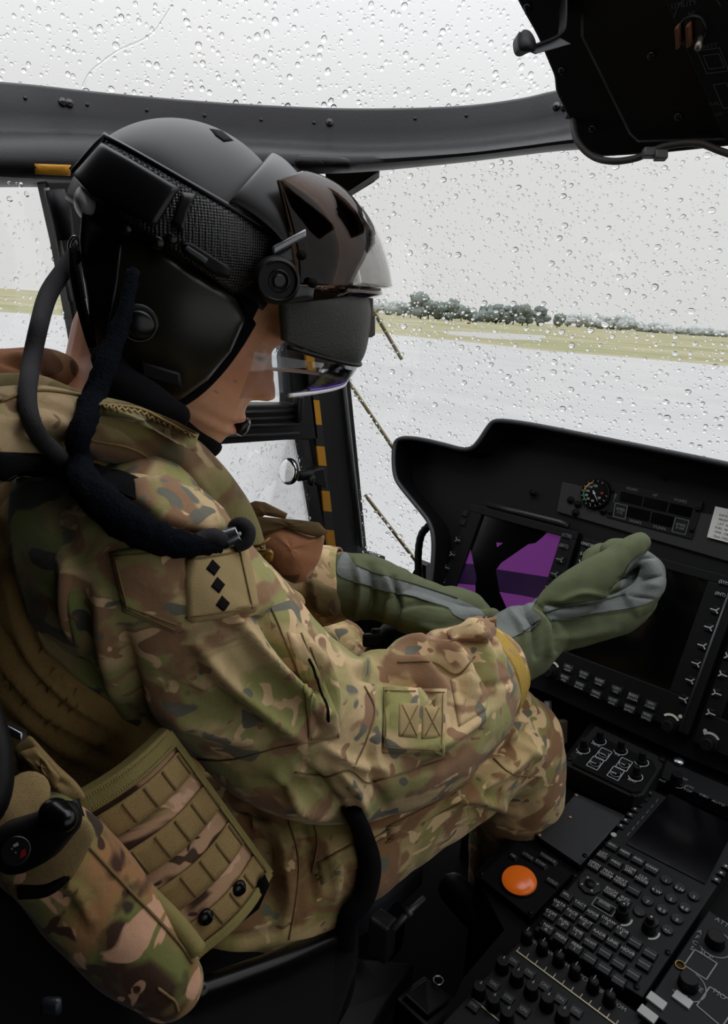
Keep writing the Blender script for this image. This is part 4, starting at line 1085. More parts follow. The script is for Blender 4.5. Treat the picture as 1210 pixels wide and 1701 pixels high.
le.build('lettering', mat('keypad_print', (150, 150, 146), .7), t, smooth=False); ln.build('white_line', PRINT_DIM, t, smooth=False)

# right strip above the screen
st_ = cpanel([(1108, 1262), (1300, 1345), (1290, 1375), (1098, 1290)], .016)
t = thing('mode_selector_strip', st_.at(.3, .5), 'narrow black selector strip with a silver-tipped knob at the right edge', 'control panel')
mb = MB(); st_.slab(mb, 0, 0, 1, 1, 0, .02); mb.build('strip_body', BLK_PANEL, t, smooth=False, bevel=.001)
c = cp(1124, 1297, .016); mb = MB(); mb.disc(c, CN, .008, .012, 20, .0065); mb.build('selector_knob', KNOBM, t, bevel=.0006)
mb = MB(); mb.disc(cp(1128, 1268, .016), CN, .007, .004, 20, dome=.003); mb.build('chrome_cap', SILVER, t)
le = MB(); ux2, uy2 = st_.dirs()
for x, y, s_ in ((1137, 1294, 'OFF'), (1147, 1307, 'ON'), (1143, 1313, 'TOP'), (1170, 1322, 'OBC'), (1194, 1334, 'AUTO'), (1101, 1297, 'INT')): text(le, s_, cp(x, y, .0167), ux2, uy2, .0056)
u, v = st_.uv(1126, 1300); st_.arc(le, u, v, .0105, .001, -80, 10, .0006)
le.build('lettering', PRINT_DIM, t, smooth=False)

# lamp test / intercom knob panel along the bottom
ic = cpanel([(876, 1550), (1070, 1690), (940, 1860), (735, 1700)], .006)
t = thing('intercom_panel', ic.at(.4, .3), 'black lower console panel with diagonal rows of small knobs and keys', 'control panel')
mb = MB(); ic.slab(mb, 0, 0, 1, 1, 0, .012); mb.build('panel_body', BLK_PANEL, t, smooth=False, bevel=.001)
le, ln = MB(), MB()
def line(a, b_, w, h): 
    p, q = cp(*a, h), cp(*b_, h); e = (q-p).normalized().cross(CN)*w; ln.add([p+e, q+e, q-e, p-e], [(0, 1, 2, 3)])
line((858, 1579), (1022, 1701), .0007, .0072); line((786, 1659), (836, 1701), .0007, .0072)
for i in range(12):
    a = (858+164*i/11+2, 1579+122*i/11); line(a, (a[0]+4, a[1]-6), .0004, .0072)
for x, y, s_ in ((875, 1563, 'VHF1'), (901, 1581, 'VHF'), (928, 1600, 'HF'), (955, 1621, 'TCN'), (985, 1644, 'IFF'), (1012, 1666, 'COM')):
    c = cp(x, y, .006); mb = MB(); mb.disc(c, CN, .0065, .012, 18, .0055, dome=.003); mb.build('volume_knob', KNOBM, t); text(le, s_, cp(x+17, y+5, .0067), ux, uy, .006)
    k = c+CN*.0155; le.add([k-ux*.0004, k+ux*.0004, k+ux*.0004+uy*.005, k-ux*.0004+uy*.005], [(0, 1, 2, 3)])
for x, y in ((853, 1599), (879, 1618), (905, 1640), (931, 1662), (957, 1682), (820, 1638), (844, 1660), (870, 1681), (787, 1673)):
    c = cp(x, y, .006); mb = MB(); mb.box(c+CN*.001, ux*.006, uy*.005, CN*.002); mb.build('push_key', KEYM, t, smooth=False, bevel=.0006); text(le, 'ON', c+CN*.0034, ux, uy, .0048)
for x, y in ((838, 1606), (862, 1626), (886, 1647), (912, 1667), (800, 1648), (823, 1668), (846, 1690), (938, 1690)):
    c = cp(x, y, .006); mb = MB(); mb.disc(c-uy*.004, CN, .0075, .014, 18, .006); mb.build('rotary_knob', KNOBM, t, bevel=.0006)
    k = c-uy*.004+CN*.0145; le.add([k-ux*.001+uy*.002, k+ux*.001+uy*.002, k+uy*.006], [(0, 1, 2)])
le.build('lettering', PRINT_DIM, t, smooth=False); ln.build('ivory_line', mat('ivory_line', (170, 160, 130), .7), t, smooth=False)

# autopilot mode panel at the bottom right corner
af = cpanel([(1178, 1512), (1330, 1612), (1230, 1790), (1070, 1672)], .010)
t = thing('flight_control_panel', af.at(.4, .4), 'black panel marked AFCS with ringed knobs and white square outlines', 'control panel')
mb = MB(); af.slab(mb, 0, 0, 1, 1, 0, .014); mb.build('panel_body', BLK_PANEL, t, smooth=False, bevel=.001)
le = MB(); ux3, uy3 = af.dirs()
for x, y, s_ in ((1163, 1548, 'A'), (1159, 1557, 'F'), (1155, 1566, 'C'), (1150, 1575, 'S'), (1174, 1585, 'SCP'), (1162, 1643, 'SE'), (1196, 1652, 'MO'), (1143, 1660, 'SA'), (1200, 1532, 'ATT')): text(le, s_, cp(x, y, .0107), ux3, uy3, .0075)
def quad_outline(q):
    k = [cp(x, y, .0106) for x, y in q]
    for i in range(4):
        p, r_ = k[i], k[(i+1) % 4]; e = (r_-p).normalized().cross(CN)*.0006; le.add([p+e, r_+e, r_-e, p-e], [(0, 1, 2, 3)])
quad_outline([(1155, 1577), (1192, 1600), (1174, 1627), (1137, 1603)]); quad_outline([(1180, 1639), (1225, 1668), (1200, 1706), (1158, 1670)])
for x, y in ((1188, 1567), (1143, 1637)):
    u, v = af.uv(x, y); af.arc(le, u, v, .0165, .0009, -120, 130, .0006, 24); c = cp(x, y, .01); mb = MB(); mb.disc(c, CN, .010, .012, 20, .0085); mb.build('ringed_knob', KNOBM, t, bevel=.0008)
for x, y in ((1091, 1664), (1076, 1686), (1134, 1662)): 
    c = cp(x, y, .01); mb = MB(); mb.box(c+CN*.001, ux3*.0085, uy3*.005, CN*.0016); mb.build('white_key', mat('pale_key', (150, 150, 148), .6), t, smooth=False, bevel=.0005)
le.build('lettering', PRINT_DIM, t, smooth=False)
c = cp(1130, 1604, .01); mb = MB(); mb.tube([c+(ux3*cos(i*.42)+uy3*sin(i*.42))*.0045+CN*.001 for i in range(15)], .001, 6, closed=True); mb.build('brass_ring', BRASS, t)

# ------------------------------------------------------------------ cyclic stick between the knees
t = thing('cyclic_stick', P(640, 1100, .98), 'black cyclic stick grip below the left glove', 'control stick')
mb = MB(); limb(mb, [(655, 1060, 1.0, 30), (640, 1085, 1.0, 34), (632, 1130, 1.0, 30), (640, 1220, 1.0, 24)], 6, 16); fuse(mb, 'grip', .004, 3, KNOBM, t)
mb = MB(); c = P(618, 1063, .95); mb.box(c, XC*.012, YC*.008, FW*.01); mb.build('grip_switch', KNOBM, t, bevel=.003)
mb = MB(); mb.disc(P(625, 1052, .96), YC, .006, .006, 12); mb.build('trim_hat', KEYL, t, bevel=.001)
# ------------------------------------------------------------------ head frame (profile plane square to the line of sight)
HX, HY, HD = 305, 400, .76
HS = HD/FPX
HO = P(HX, HY, HD)
HN = (CAM-HO).normalized()
HR = (XC-HN*XC.dot(HN)).normalized(); HU = HN.cross(HR)
def hw(x, y, c=0):
    """x, y in photo pixels at the mid plane, c in pixels towards the pilot's right"""
    return onplane(x, y, HO, HN)+HN*(c*HS)
def hn(x, y, c):
    """same, with x, y as they appear in the photo at offset c"""
    return onplane(x, y, HO+HN*(c*HS), HN)
def hinv(co):
    c = (co-HO).dot(HN); x, y, _ = proj(co-HN*c); return (x-HX)*.866+(y-HY)*.5, (x-HX)*.5-(y-HY)*.866, c/HS
EF = HR*.866-HU*.5; EU = HR*.5+HU*.866      # face forward, face up
def hl(a, b, c): return hw(HX+.866*a+.5*b, HY+.5*a-.866*b, c)

def interp(tab, x):
    if x <= tab[0][0]: return tab[0][1]
    for (x0, y0), (x1, y1) in zip(tab, tab[1:]):
        if x <= x1:
            t = (x-x0)/(x1-x0); t = t*t*(3-2*t)*.5+t*.5; return y0+(y1-y0)*t
    return tab[-1][1]
FRONT = [(-300, 150), (-285, 195), (-268, 216), (-252, 222), (-240, 224), (-232, 231), (-219, 226), (-206, 233), (-190, 228), (-172, 227), (-150, 226), (-120, 222), (-88, 217), (-62, 225), (-40, 229), (0, 226), (60, 208), (110, 175), (150, 120), (175, 60)]
NOSE = [(-174, 0), (-168, 12), (-160, 30), (-151, 37), (-140, 33), (-120, 21), (-100, 9), (-84, 2), (-70, 0)]
WID = [(-300, 30), (-280, 52), (-255, 74), (-225, 92), (-180, 105), (-120, 114), (-60, 116), (0, 120), (60, 116), (110, 98), (150, 66), (175, 25)]
BACK = [(-300, 90), (-270, 40), (-230, 0), (-180, -40), (-120, -90), (-60, -115), (0, -120), (60, -110), (110, -85), (150, -40), (175, 20)]
def headgrid():
    rows = []; bs = [-300+475*i/150 for i in range(151)]
    for b_ in bs:
        f, w_, k = interp(FRONT, b_), interp(WID, b_), interp(BACK, b_); am = f*.42+k*.58; row = []
        for j in range(128):
            th = 2*pi*j/128; cs, sn = cos(th), sin(th)
            A = f-am if cs >= 0 else am-k
            pw = .82 if cs >= 0 else 1
            c = w_*math.copysign(abs(sn)**.88, sn); a = am+A*math.copysign(abs(cs)**pw, cs)
            if cs > 0:
                ac = abs(c)
                nb = interp(NOSE, b_); nw = 13+11*exp(-((b_+150)/22)**2)
                a += nb*exp(-(c/nw)**2*.9)
                a += 12*exp(-((ac-23)/8)**2-((b_+152)/10)**2)              # wings of the nose
                a -= 15*exp(-((ac-50)/24)**2-((b_+84)/18)**2)             # socket
                a += 9*exp(-((ac-52)/17)**2-((b_+90)/12)**2)              # lid over the eye
                a -= 3.5*exp(-((ac-52)/20)**2-((b_+98)/2.6)**2)           # lash crease
                a += 7*exp(-((ac-48)/40)**2-((b_+54)/14)**2)              # brow
                a += 6*exp(-((ac-74)/26)**2-((b_+120)/26)**2)             # cheek bone
                a += 6*exp(-(c/30)**2-((b_+206)/8)**2)+5*exp(-(c/28)**2-((b_+231)/9)**2)   # lips
                a -= 7*exp(-(c/40)**2-((b_+219)/4.5)**2)
                a -= 4*exp(-((ac-44)/10)**2-((b_+215)/16)**2)             # mouth corner
                a -= 3*exp(-((ac-46)/12)**2-((b_+180)/26)**2)             # fold beside the mouth
            row.append(hl(a, b_, c))
        rows.append(row)
    return rows
person = thing('person', P(330, 1500, .75), 'pilot in camouflage uniform and flight helmet seated in profile, looking down and pulling on gloves', 'person')
mb = MB(); g = headgrid(); mb.grid(g, close=True); m = 128; mb.f.append(list(range(m))[::-1]); mb.f.append([150*m+i for i in range(m)]); mb.mi += [0, 0]
# neck, trunk and limbs inside the clothing: one continuous body
limb(mb, [(208, 560, .775, 84), (192, 640, .76, 86), (172, 720, .735, 98), (158, 800, .73, 95)], 5, 24)
mb.tube([V((-.675, .35, .96)), V((-.66, .32, .85)), V((-.64, .32, .68)), V((-.60, .40, .55))], [.085, .09, .085, .08], 24)
limb(mb, [(240, 920, .66, 85), (320, 1010, .62, 80), (500, 1205, .67, 80), (590, 1235, .695, 72), (700, 1190, .74, 60), (830, 1095, .84, 36), (900, 1050, .885, 28), (985, 1012, .905, 24)], 6, 18)
limb(mb, [(430, 1480, .72, 62), (540, 1370, .74, 85), (700, 1270, .83, 80), (840, 1238, .92, 62), (870, 1400, 1.0, 50), (880, 1560, 1.1, 45)], 6, 18)
limb(mb, [(430, 1380, .87, 60), (480, 1200, .98, 60), (560, 1100, 1.10, 48), (590, 1300, 1.2, 40)], 6, 18)
limb(mb, [(300, 900, .82, 70), (400, 960, .95, 55), (480, 985, .99, 45), (570, 970, .96, 42), (700, 1005, .95, 32)], 6, 18)
me = fuse(mb, 'body', .0018, 1, keep=False)
body = link('body', me, SKIN, person)
ca = me.color_attributes.new('skin_tone', 'FLOAT_COLOR', 'POINT')
base, ruddy, lip, lash, stub = lin((236, 178, 142)), lin((236, 160, 130)), lin((210, 134, 120)), lin((64, 42, 34)), lin((206, 156, 126))
def mixc(a, b_, t): return tuple(p+(q-p)*t for p, q in zip(a, b_))
for i, v in enumerate(me.vertices):
    a, b_, c = hinv(v.co); ac = abs(c); col = base
    if -330 < b_ < 100 and a > 60:
        col = mixc(col, ruddy, .55*exp(-((b_+130)/38)**2))
        col = mixc(col, stub, .35*max(0, min(1, (-b_-165)/40))*(1 if ac < 90 else .5))
        if a > 205: col = mixc(col, lip, .9*min(1, 1.5*exp(-(c/33)**4)*(exp(-((b_+207)/8)**2)+exp(-((b_+231)/9)**2))))
        if a > 150: col = mixc(col, lash, .95*exp(-((ac-54)/22)**4-((b_+101+.05*(ac-54))/3.2)**2))
        col = mixc(col, lash, .6*exp(-((ac-52)/34)**4-((b_+52)/6)**2)) if a > 180 else col
        for mb_, mc in ((-178, 92), (-150, 84)): col = mixc(col, lash, .6*exp(-((b_-mb_)**2+(ac-mc)**2)/2.5))
    else: col = mixc(base, ruddy, .6)
    ca.data[i].color = (*col, 1)

# ------------------------------------------------------------------ shirt trunk
def trunk_rings(tab, seg=40):
    g = []
    for x, y, z, rx, ry, tw in tab:
        g.append([V((x, y, z))+V((cos(tw), sin(tw), 0))*(rx*cos(2*pi*k/seg))+V((-sin(tw), cos(tw), 0))*(ry*sin(2*pi*k/seg)) for k in range(seg)])
    return g
def closed(mb, g):
    m = len(g[0]); b0 = len(mb.v); mb.grid(g, close=True)
    mb.f.append([b0+i for i in range(m)][::-1]); mb.f.append([b0+(len(g)-1)*m+i for i in range(m)]); mb.mi += [0, 0]
tw = radians(-4)
rows = [tuple(r) for r in cr([(-.575, .36, .50, .17, .13, tw), (-.60, .31, .60, .175, .135, tw), (-.635, .285, .72, .17, .125, tw), (-.65, .295, .83, .17, .12, tw), (-.665, .31, .91, .165, .112, tw), (-.675, .33, .965, .14, .09, tw), (-.68, .36, 1.0, .085, .065, tw)], 6)]
mb = MB(); closed(mb, trunk_rings(rows))
limb(mb, [(120, 900, .62, 120), (210, 950, .585, 140)], 4, 24)
me = fuse(mb, 'shirt', .005, 6, keep=False)
st = [([(0, 930), (40, 1060), (110, 1150), (200, 1215)], 9, .006), ([(0, 1010), (60, 1110), (150, 1190), (230, 1245)], 8, .005), ([(-10, 1090), (70, 1180), (170, 1240), (250, 1265)], 9, .006), ([(0, 1150), (80, 1230), (180, 1280)], 8, .005), ([(20, 960), (70, 1090), (150, 1165)], 5, -.006), ([(0, 1050), (80, 1150), (190, 1225)], 5, -.006), ([(-5, 1120), (90, 1210), (210, 1262)], 5, -.006), ([(0, 1190), (90, 1258)], 5, -.005), ([(10, 860), (30, 960)], 8, .004)]
fn = strokes_fn(st); displace(me, lambda co, n: fn(co, n)+.0035*noise.noise(V((co.x*14, co.y*14, co.z*40))))
shirt = link('shirt', me, SHIRT, person); tag(shirt, 'brown knitted shirt trunk')

# ------------------------------------------------------------------ right sleeve with shoulder
mb = MB()
limb(mb, [(172, 902, .595, 112), (222, 934, .577, 146), (300, 1010, .60, 158), (405, 1120, .63, 150), (500, 1205, .66, 144), (585, 1232, .69, 128), (680, 1205, .73, 122), (755, 1152, .78, 106), (786, 1128, .805, 90), (797, 1120, .816, 82)], 10, 40)
limb(mb, [(240, 860, .66, 105), (310, 938, .67, 92), (380, 1020, .665, 74)], 6, 28)
me = fuse(mb, 'sleeve', .0035, 6, keep=False)
folds = [
 # shoulder to elbow drag folds
 ([(165, 990), (180, 1090), (215, 1190)], 16, .006), ([(140, 1000), (150, 1090), (190, 1180)], 12, -.006), ([(205, 1050), (222, 1150), (250, 1225)], 12, -.006), ([(110, 930), (120, 1010), (140, 1090)], 10, .006),
 ([(395, 1030), (440, 1090), (500, 1150), (540, 1190)], 10, .009), ([(430, 1020), (470, 1080), (530, 1150)], 8, -.007), ([(330, 1075), (380, 1130), (450, 1190), (500, 1230)], 12, .007), ([(320, 1110), (380, 1170), (450, 1220)], 9, -.006),
 ([(500, 1060), (540, 1120), (555, 1200)], 9, .006), ([(470, 1070), (515, 1140), (530, 1215)], 7, -.006),
 ([(250, 1160), (330, 1200), (420, 1230)], 12, .006), ([(270, 1130), (350, 1165), (430, 1195)], 8, -.005),
 # elbow bag
 ([(420, 1300), (480, 1310), (545, 1300)], 10, -.006), ([(460, 1290), (500, 1330), (540, 1352)], 10, .008), ([(500, 1270), (540, 1310), (575, 1350)], 8, -.007), ([(560, 1275), (590, 1310), (610, 1352)], 9, .006), ([(620, 1240), (625, 1290), (640, 1345)], 9, -.006), ([(540, 1240), (590, 1270), (640, 1280)], 8, .005),
 # forearm spiral folds from the crook
 ([(590, 1105), (640, 1100), (700, 1110), (740, 1150)], 9, .009), ([(600, 1125), (650, 1125), (700, 1140), (725, 1180)], 7, -.008), ([(650, 1080), (710, 1075), (760, 1095), (790, 1150)], 9, .010), ([(660, 1098), (715, 1098), (755, 1120), (775, 1170)], 6, -.009), ([(720, 1060), (770, 1058), (805, 1085), (820, 1140)], 8, .008), ([(715, 1075), (765, 1078), (792, 1105), (805, 1155)], 6, -.008), ([(770, 1045), (810, 1060), (835, 1100)], 6, .005),
 ([(700, 1250), (760, 1220), (810, 1180)], 10, .006), ([(690, 1280), (750, 1260), (800, 1215)], 8, -.005), ([(640, 1140), (650, 1200), (640, 1260)], 8, -.004), ([(790, 1130), (815, 1140), (850, 1130)], 5, -.003)]
fn = strokes_fn([(a, b_, h*1.7) for a, b_, h in folds]); displace(me, lambda co, n: fn(co, n)+.003*noise.noise(co*22)+.0015*noise.noise(co*55))
sleeve = link('sleeve', me, SLEEVE, person); tag(sleeve, 'right camouflage sleeve from shoulder to cuff')
TS = bvh(sleeve); TSS = bvh(sleeve, shirt)
# camouflage yoke over the back of the shoulder
TSH = bvh(shirt)
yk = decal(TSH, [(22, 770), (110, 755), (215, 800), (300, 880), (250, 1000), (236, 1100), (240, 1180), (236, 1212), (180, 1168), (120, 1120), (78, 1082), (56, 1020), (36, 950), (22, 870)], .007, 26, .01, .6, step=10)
yoke = yk.build('shoulder_yoke', YOKE_SHADED, person); displace(yoke.data, lambda co, n: fn(co, n)*.5+.002*noise.noise(co*30))
TY = bvh(sleeve, shirt, yoke)
# seams on the sleeve
sm = MB()
for q in ([(500, 1052), (520, 1100), (545, 1165), (562, 1225)], [(516, 1075), (536, 1130), (548, 1180)], [(232, 1240), (300, 1256), (380, 1262), (470, 1240), (560, 1225)], [(605, 1140), (622, 1180), (608, 1230), (588, 1275)], [(490, 1282), (540, 1290), (580, 1280), (610, 1300), (640, 1292), (740, 1262)], [(660, 1100), (720, 1100), (760, 1120), (790, 1090)], [(450, 1010), (480, 1080), (510, 1160), (517, 1230)], [(635, 1250), (690, 1252), (745, 1252)]):
    seam(TS, q, .0007, .0008, mb=sm)
sm.build('seam_stitching', THREADD, sleeve)
zp = decal(TS, [(476, 1050), (500, 1054), (530, 1110), (562, 1190), (566, 1222), (512, 1232), (508, 1160)], .0022, 6, .004, step=8)
zs = seam(TS, [(512, 1093), (529, 1132), (540, 1168), (546, 1196)], .0013, .0016); zs.build('zip_slit', CLOTHBLK, sleeve)
tag(zp.build('zip_placket', SLEEVE, sleeve), 'zipped pocket edge along the upper arm')
flap = decal(TY, [(183, 918), (240, 906), (305, 920), (330, 1036), (290, 1052), (205, 1016)], .006, 8, .008, .6, step=10); o = flap.build('shoulder_pocket_flap', SLEEVE, sleeve)
flap2 = decal(TY, [(300, 925), (400, 912), (445, 960), (455, 1002), (440, 1022), (352, 1032), (300, 1052), (290, 1045)], .0025, 8, .008, .62, step=10); flap2.build('shoulder_pocket', SLEEVE, sleeve)
TP = bvh(sleeve, shirt)
rk = decal(TP, [(308, 924), (318, 915), (396, 906), (404, 912), (426, 1010), (418, 1018), (312, 1036), (302, 1030), (300, 960)], .0095, 8, .012, .62, step=7); rank = rk.build('rank_patch', TANP, sleeve); tag(rank, 'tan rank patch with three black diamonds')
TR = bvh(rank); BTH = mat('black_thread', (30, 26, 28), 1, spec=.05, bump=.6, bscale=900)
for x, y in ((354, 943), (362, 972), (370, 1003)):
    decal(TR, [(x-1, y-14), (x+12, y-1), (x+2, y+14), (x-12, y+2)], .0012, 3, .0015, step=4).build('rank_diamond', BTH, sleeve, smooth=False)
sm = MB()
for q in ([(311, 931), (398, 916)], [(398, 916), (419, 1010)], [(306, 1026), (416, 1010)], [(306, 940), (305, 1024)]): seam(TR, q, .0007, .0006, mb=sm)
sm.build('patch_stitching', THREADD, sleeve)
TF = bvh(o); sm = MB()
for q in ([(190, 924), (300, 916)], [(192, 930), (212, 1012)], [(212, 1012), (290, 1046)], [(208, 1006), (294, 1038)]): seam(TF, q, .0007, .0006, mb=sm)
sm.build('flap_stitching', THREADD, sleeve)
# forearm pocket and hook-and-loop fields
fp = decal(TS, [(636, 1142), (742, 1144), (738, 1256), (634, 1250)], .006, 8, .009, step=9); fpo = fp.build('forearm_pocket', SLEEVE, sleeve); TFP = bvh(sleeve, fpo)
for q in ([(663, 1168), (698, 1168), (694, 1226), (662, 1224)], [(702, 1172), (738, 1172), (736, 1226), (700, 1228)]): decal(TFP, q, .0008, 4, .001, step=6).build('loop_field', TANP, sleeve)
sm = MB()
for q in ([(640, 1148), (738, 1150)], [(640, 1242), (734, 1247)], [(640, 1150), (639, 1244)], [(736, 1152), (733, 1250)], [(668, 1172), (692, 1222)], [(694, 1172), (668, 1222)], [(706, 1176), (730, 1222)], [(730, 1176), (706, 1222)]): seam(TFP, q, .0005, .0010, mb=sm)
sm.build('pocket_stitching', THREADD, sleeve)
ep = decal(TS, [(748, 1130), (790, 1112), (812, 1150), (808, 1180), (762, 1208)], .0025, 5, .005, step=7); tag(ep.build('elbow_patch', SLEEVE, sleeve), 'sewn patch near the cuff')
# cuff
mb = MB()
q = [(782, 1130, .803, 93), (796, 1120, .816, 87), (812, 1108, .83, 78), (826, 1098, .838, 70)]
s = cr(q, 5); mb.tube([P(a, b_, c) for a, b_, c, _ in s], [k*c/FPX for a, b_, c, k in s], 36, caps=False)
cuff = mb.build('cuff', VELC, sleeve, solid=.003); tag(cuff, 'sand coloured hook-and-loop cuff')
ct = decal(bvh(sleeve, cuff), [(742, 1050), (790, 1030), (826, 1024), (824, 1052), (812, 1068), (780, 1064), (748, 1066)], .006, 5, .006, .80, step=6, puff=.004); ct.build('cuff_tab', SLEEVE, sleeve)

# ------------------------------------------------------------------ trousers
mb = MB()
limb(mb, [(360, 1500, .655, 105), (430, 1470, .685, 125), (520, 1385, .725, 142), (620, 1310, .78, 136), (720, 1258, .84, 126), (800, 1225, .895, 106), (848, 1232, .925, 88)], 9, 36)
limb(mb, [(845, 1230, .925, 88), (858, 1290, .95, 82), (850, 1400, 1.0, 70), (840, 1500, 1.05, 62), (836, 1590, 1.1, 54), (834, 1670, 1.15, 48)], 6, 30)
limb(mb, [(400, 1400, .80, 90), (470, 1230, .96, 84), (540, 1120, 1.07, 74), (556, 1095, 1.1, 68)], 6, 30)
limb(mb, [(556, 1095, 1.1, 66), (560, 1200, 1.12, 60), (580, 1350, 1.2, 56)], 5, 24)
limb(mb, [(300, 1420, .66, 120), (380, 1400, .72, 120)], 4, 24)
me = fuse(mb, 'trousers', .004, 5, keep=False)
folds = [([(760, 1340), (820, 1290), (900, 1240)], 10, .008), ([(780, 1310), (830, 1260), (880, 1210)], 8, -.008), ([(830, 1190), (860, 1230), (900, 1260)], 9, .006), ([(740, 1320), (800, 1330), (860, 1350)], 9, .006), ([(770, 1345), (830, 1352)], 6, -.006), ([(840, 1160), (880, 1180), (905, 1220)], 8, -.005),
 ([(600, 1385), (680, 1340), (760, 1285)], 12, .006), ([(590, 1365), (680, 1315), (740, 1270)], 6, -.006), ([(430, 1360), (470, 1400), (480, 1470), (470, 1540)], 10, .008), ([(405, 1360), (445, 1420), (450, 1500)], 8, -.008), ([(390, 1330), (420, 1370), (440, 1440)], 9, .008), ([(500, 1370), (515, 1430), (520, 1500)], 8, -.005), ([(540, 1400), (560, 1450), (555, 1500)], 8, .005), ([(350, 1560), (420, 1560), (480, 1535)], 9, -.005), ([(400, 1300), (430, 1330), (470, 1345)], 10, .008), ([(380, 1320), (400, 1345), (440, 1360)], 6, -.008), ([(540, 1040), (560, 1070), (590, 1100)], 6, .005), ([(560, 1035), (570, 1080), (575, 1110)], 5, -.004)]
fn = strokes_fn([(a, b_, h*1.5) for a, b_, h in folds]); displace(me, lambda co, n: fn(co, n)+.004*noise.noise(co*16)+.0015*noise.noise(co*45))
trous = link('trousers', me, TROUS, person); tag(trous, 'camouflage trousers'); TT = bvh(trous)
sm = MB()
for q in ([(525, 1455), (590, 1410), (680, 1358), (780, 1300)], [(528, 1462), (600, 1415), (690, 1364)], [(520, 1450), (528, 1400), (520, 1360)], [(480, 1360), (496, 1430), (490, 1500), (480, 1560)], [(820, 1260), (850, 1285), (900, 1290)], [(640, 1400), (700, 1365), (775, 1330)]): seam(TT, q, .0008, .0008, mb=sm)
sm.build('trouser_seam', THREADD, trous)
decal(TT, [(528, 1432), (590, 1398), (598, 1440), (534, 1470)], .003, 5, .006, step=8).build('thigh_pocket', TROUS, trous)
decal(TT, [(642, 1372), (770, 1308), (776, 1322), (700, 1366), (645, 1400)], .003, 5, .006, step=8).build('pocket_welt', TROUS, trous)

# ------------------------------------------------------------------ left sleeve
mb = MB(); limb(mb, [(330, 900, .86, 90), (420, 950, .96, 75), (490, 980, .99, 66), (545, 974, .975, 62), (566, 970, .965, 54)], 8, 30)
me = fuse(mb, 'left_sleeve', .004, 4, keep=False); me.name = 'sleeve'
fn = strokes_fn([([(505, 940), (525, 970), (530, 1010)], 7, .006), ([(530, 935), (545, 960), (550, 990)], 6, -.006), ([(520, 985), (545, 1000), (565, 1020)], 7, .005)]); displace(me, lambda co, n: fn(co, n)+.003*noise.noise(co*30))
ls = link('sleeve', me, SLEEVE, person); tag(ls, 'left camouflage sleeve behind the chest pouch'); TLS = bvh(ls)
mb = MB(); s = cr([(536, 972, .965, 68), (556, 970, .962, 64), (572, 968, .96, 60)], 4); mb.tube([P(a, b_, c) for a, b_, c, _ in s], [k*c/FPX for a, b_, c, k in s], 30, caps=False)
c2 = mb.build('cuff', SLEEVE, ls, solid=.003)
decal(bvh(ls, c2), [(508, 956), (560, 980), (566, 1020), (540, 1024), (512, 1010)], .005, 5, .006, .95, step=6, puff=.003).build('cuff_tab', camo('cuff_camouflage', (112, 94, 64), (92, 84, 52), (82, 62, 44), (70, 66, 52), (124, 106, 76), 20), ls)

# ------------------------------------------------------------------ gloves (the hands inside them)
def glove(mb, nm_, strokes, vox=.0017):
    me = fuse(mb, nm_, vox, 3, keep=False); fn = strokes_fn([(a, b_, h*1.5) for a, b_, h in strokes])
    displace(me, lambda co, n: fn(co, n)+.0012*noise.noise(co*60))
    return link('glove', me, GLOVE, person)
mb = MB()
limb(mb, [(838, 1090, .845, 56), (866, 1068, .86, 60), (893, 1052, .875, 50)], 6, 28)               # gauntlet
limb(mb, [(890, 1050, .878, 44), (930, 1036, .89, 46), (980, 1022, .90, 46), (1025, 1010, .915, 44), (1052, 996, .925, 38)], 6, 28, flat=1)  # palm, edge on
limb(mb, [(930, 1030, .92, 44), (985, 1010, .94, 46), (1035, 985, .96, 42)], 6, 24)
limb(mb, [(915, 1020, .875, 34), (950, 990, .868, 38), (985, 962, .862, 34), (1022, 932, .862, 25), (1050, 911, .865, 21), (1063, 901, .868, 18)], 7, 24)   # thumb
limb(mb, [(1040, 1000, .905, 36), (1066, 985, .905, 30), (1080, 964, .905, 24), (1074, 942, .905, 20), (1062, 928, .905, 17)], 6, 20)          # index, curled
limb(mb, [(1042, 994, .935, 34), (1074, 974, .935, 26), (1080, 946, .93, 21), (1060, 930, .92, 18), (1044, 940, .915, 15)], 6, 20)            # middle
limb(mb, [(1035, 984, .962, 32), (1060, 950, .965, 23), (1048, 918, .96, 18), (1026, 908, .95, 15), (1010, 912, .945, 13)], 6, 20)            # ring
limb(mb, [(1010, 980, .985, 28), (1018, 940, .99, 19), (1003, 918, .985, 15.5), (986, 922, .975, 14), (980, 932, .97, 13)], 6, 20)            # little
rg = glove(mb, 'glove', [([(868, 1012), (888, 1040), (890, 1090)], 5, -.007), ([(880, 1010), (905, 1040), (912, 1085)], 6, .006), ([(895, 1008), (922, 1045), (925, 1082)], 4, -.006), ([(905, 1005), (940, 1010), (985, 1008)], 5, -.004), ([(930, 1000), (970, 985), (1005, 990)], 5, .003), ([(850, 1015), (870, 1050), (868, 1100)], 6, .004), ([(925, 1060), (970, 1055), (1020, 1045)], 8, .003), ([(1016, 984), (1034, 974), (1050, 962), (1060, 944)], 4, -.012), ([(1030, 962), (1044, 956), (1056, 946)], 3, -.006), ([(1062, 966), (1080, 960), (1098, 958)], 3, -.0035), ([(1046, 990), (1066, 992), (1086, 996)], 3, -.003), ([(1062, 932), (1076, 926), (1092, 926)], 3, -.003), ([(1072, 975), (1082, 972), (1094, 972)], 5, .002)])
tag(rg, 'sage green glove on the raised right hand'); TG = bvh(rg)
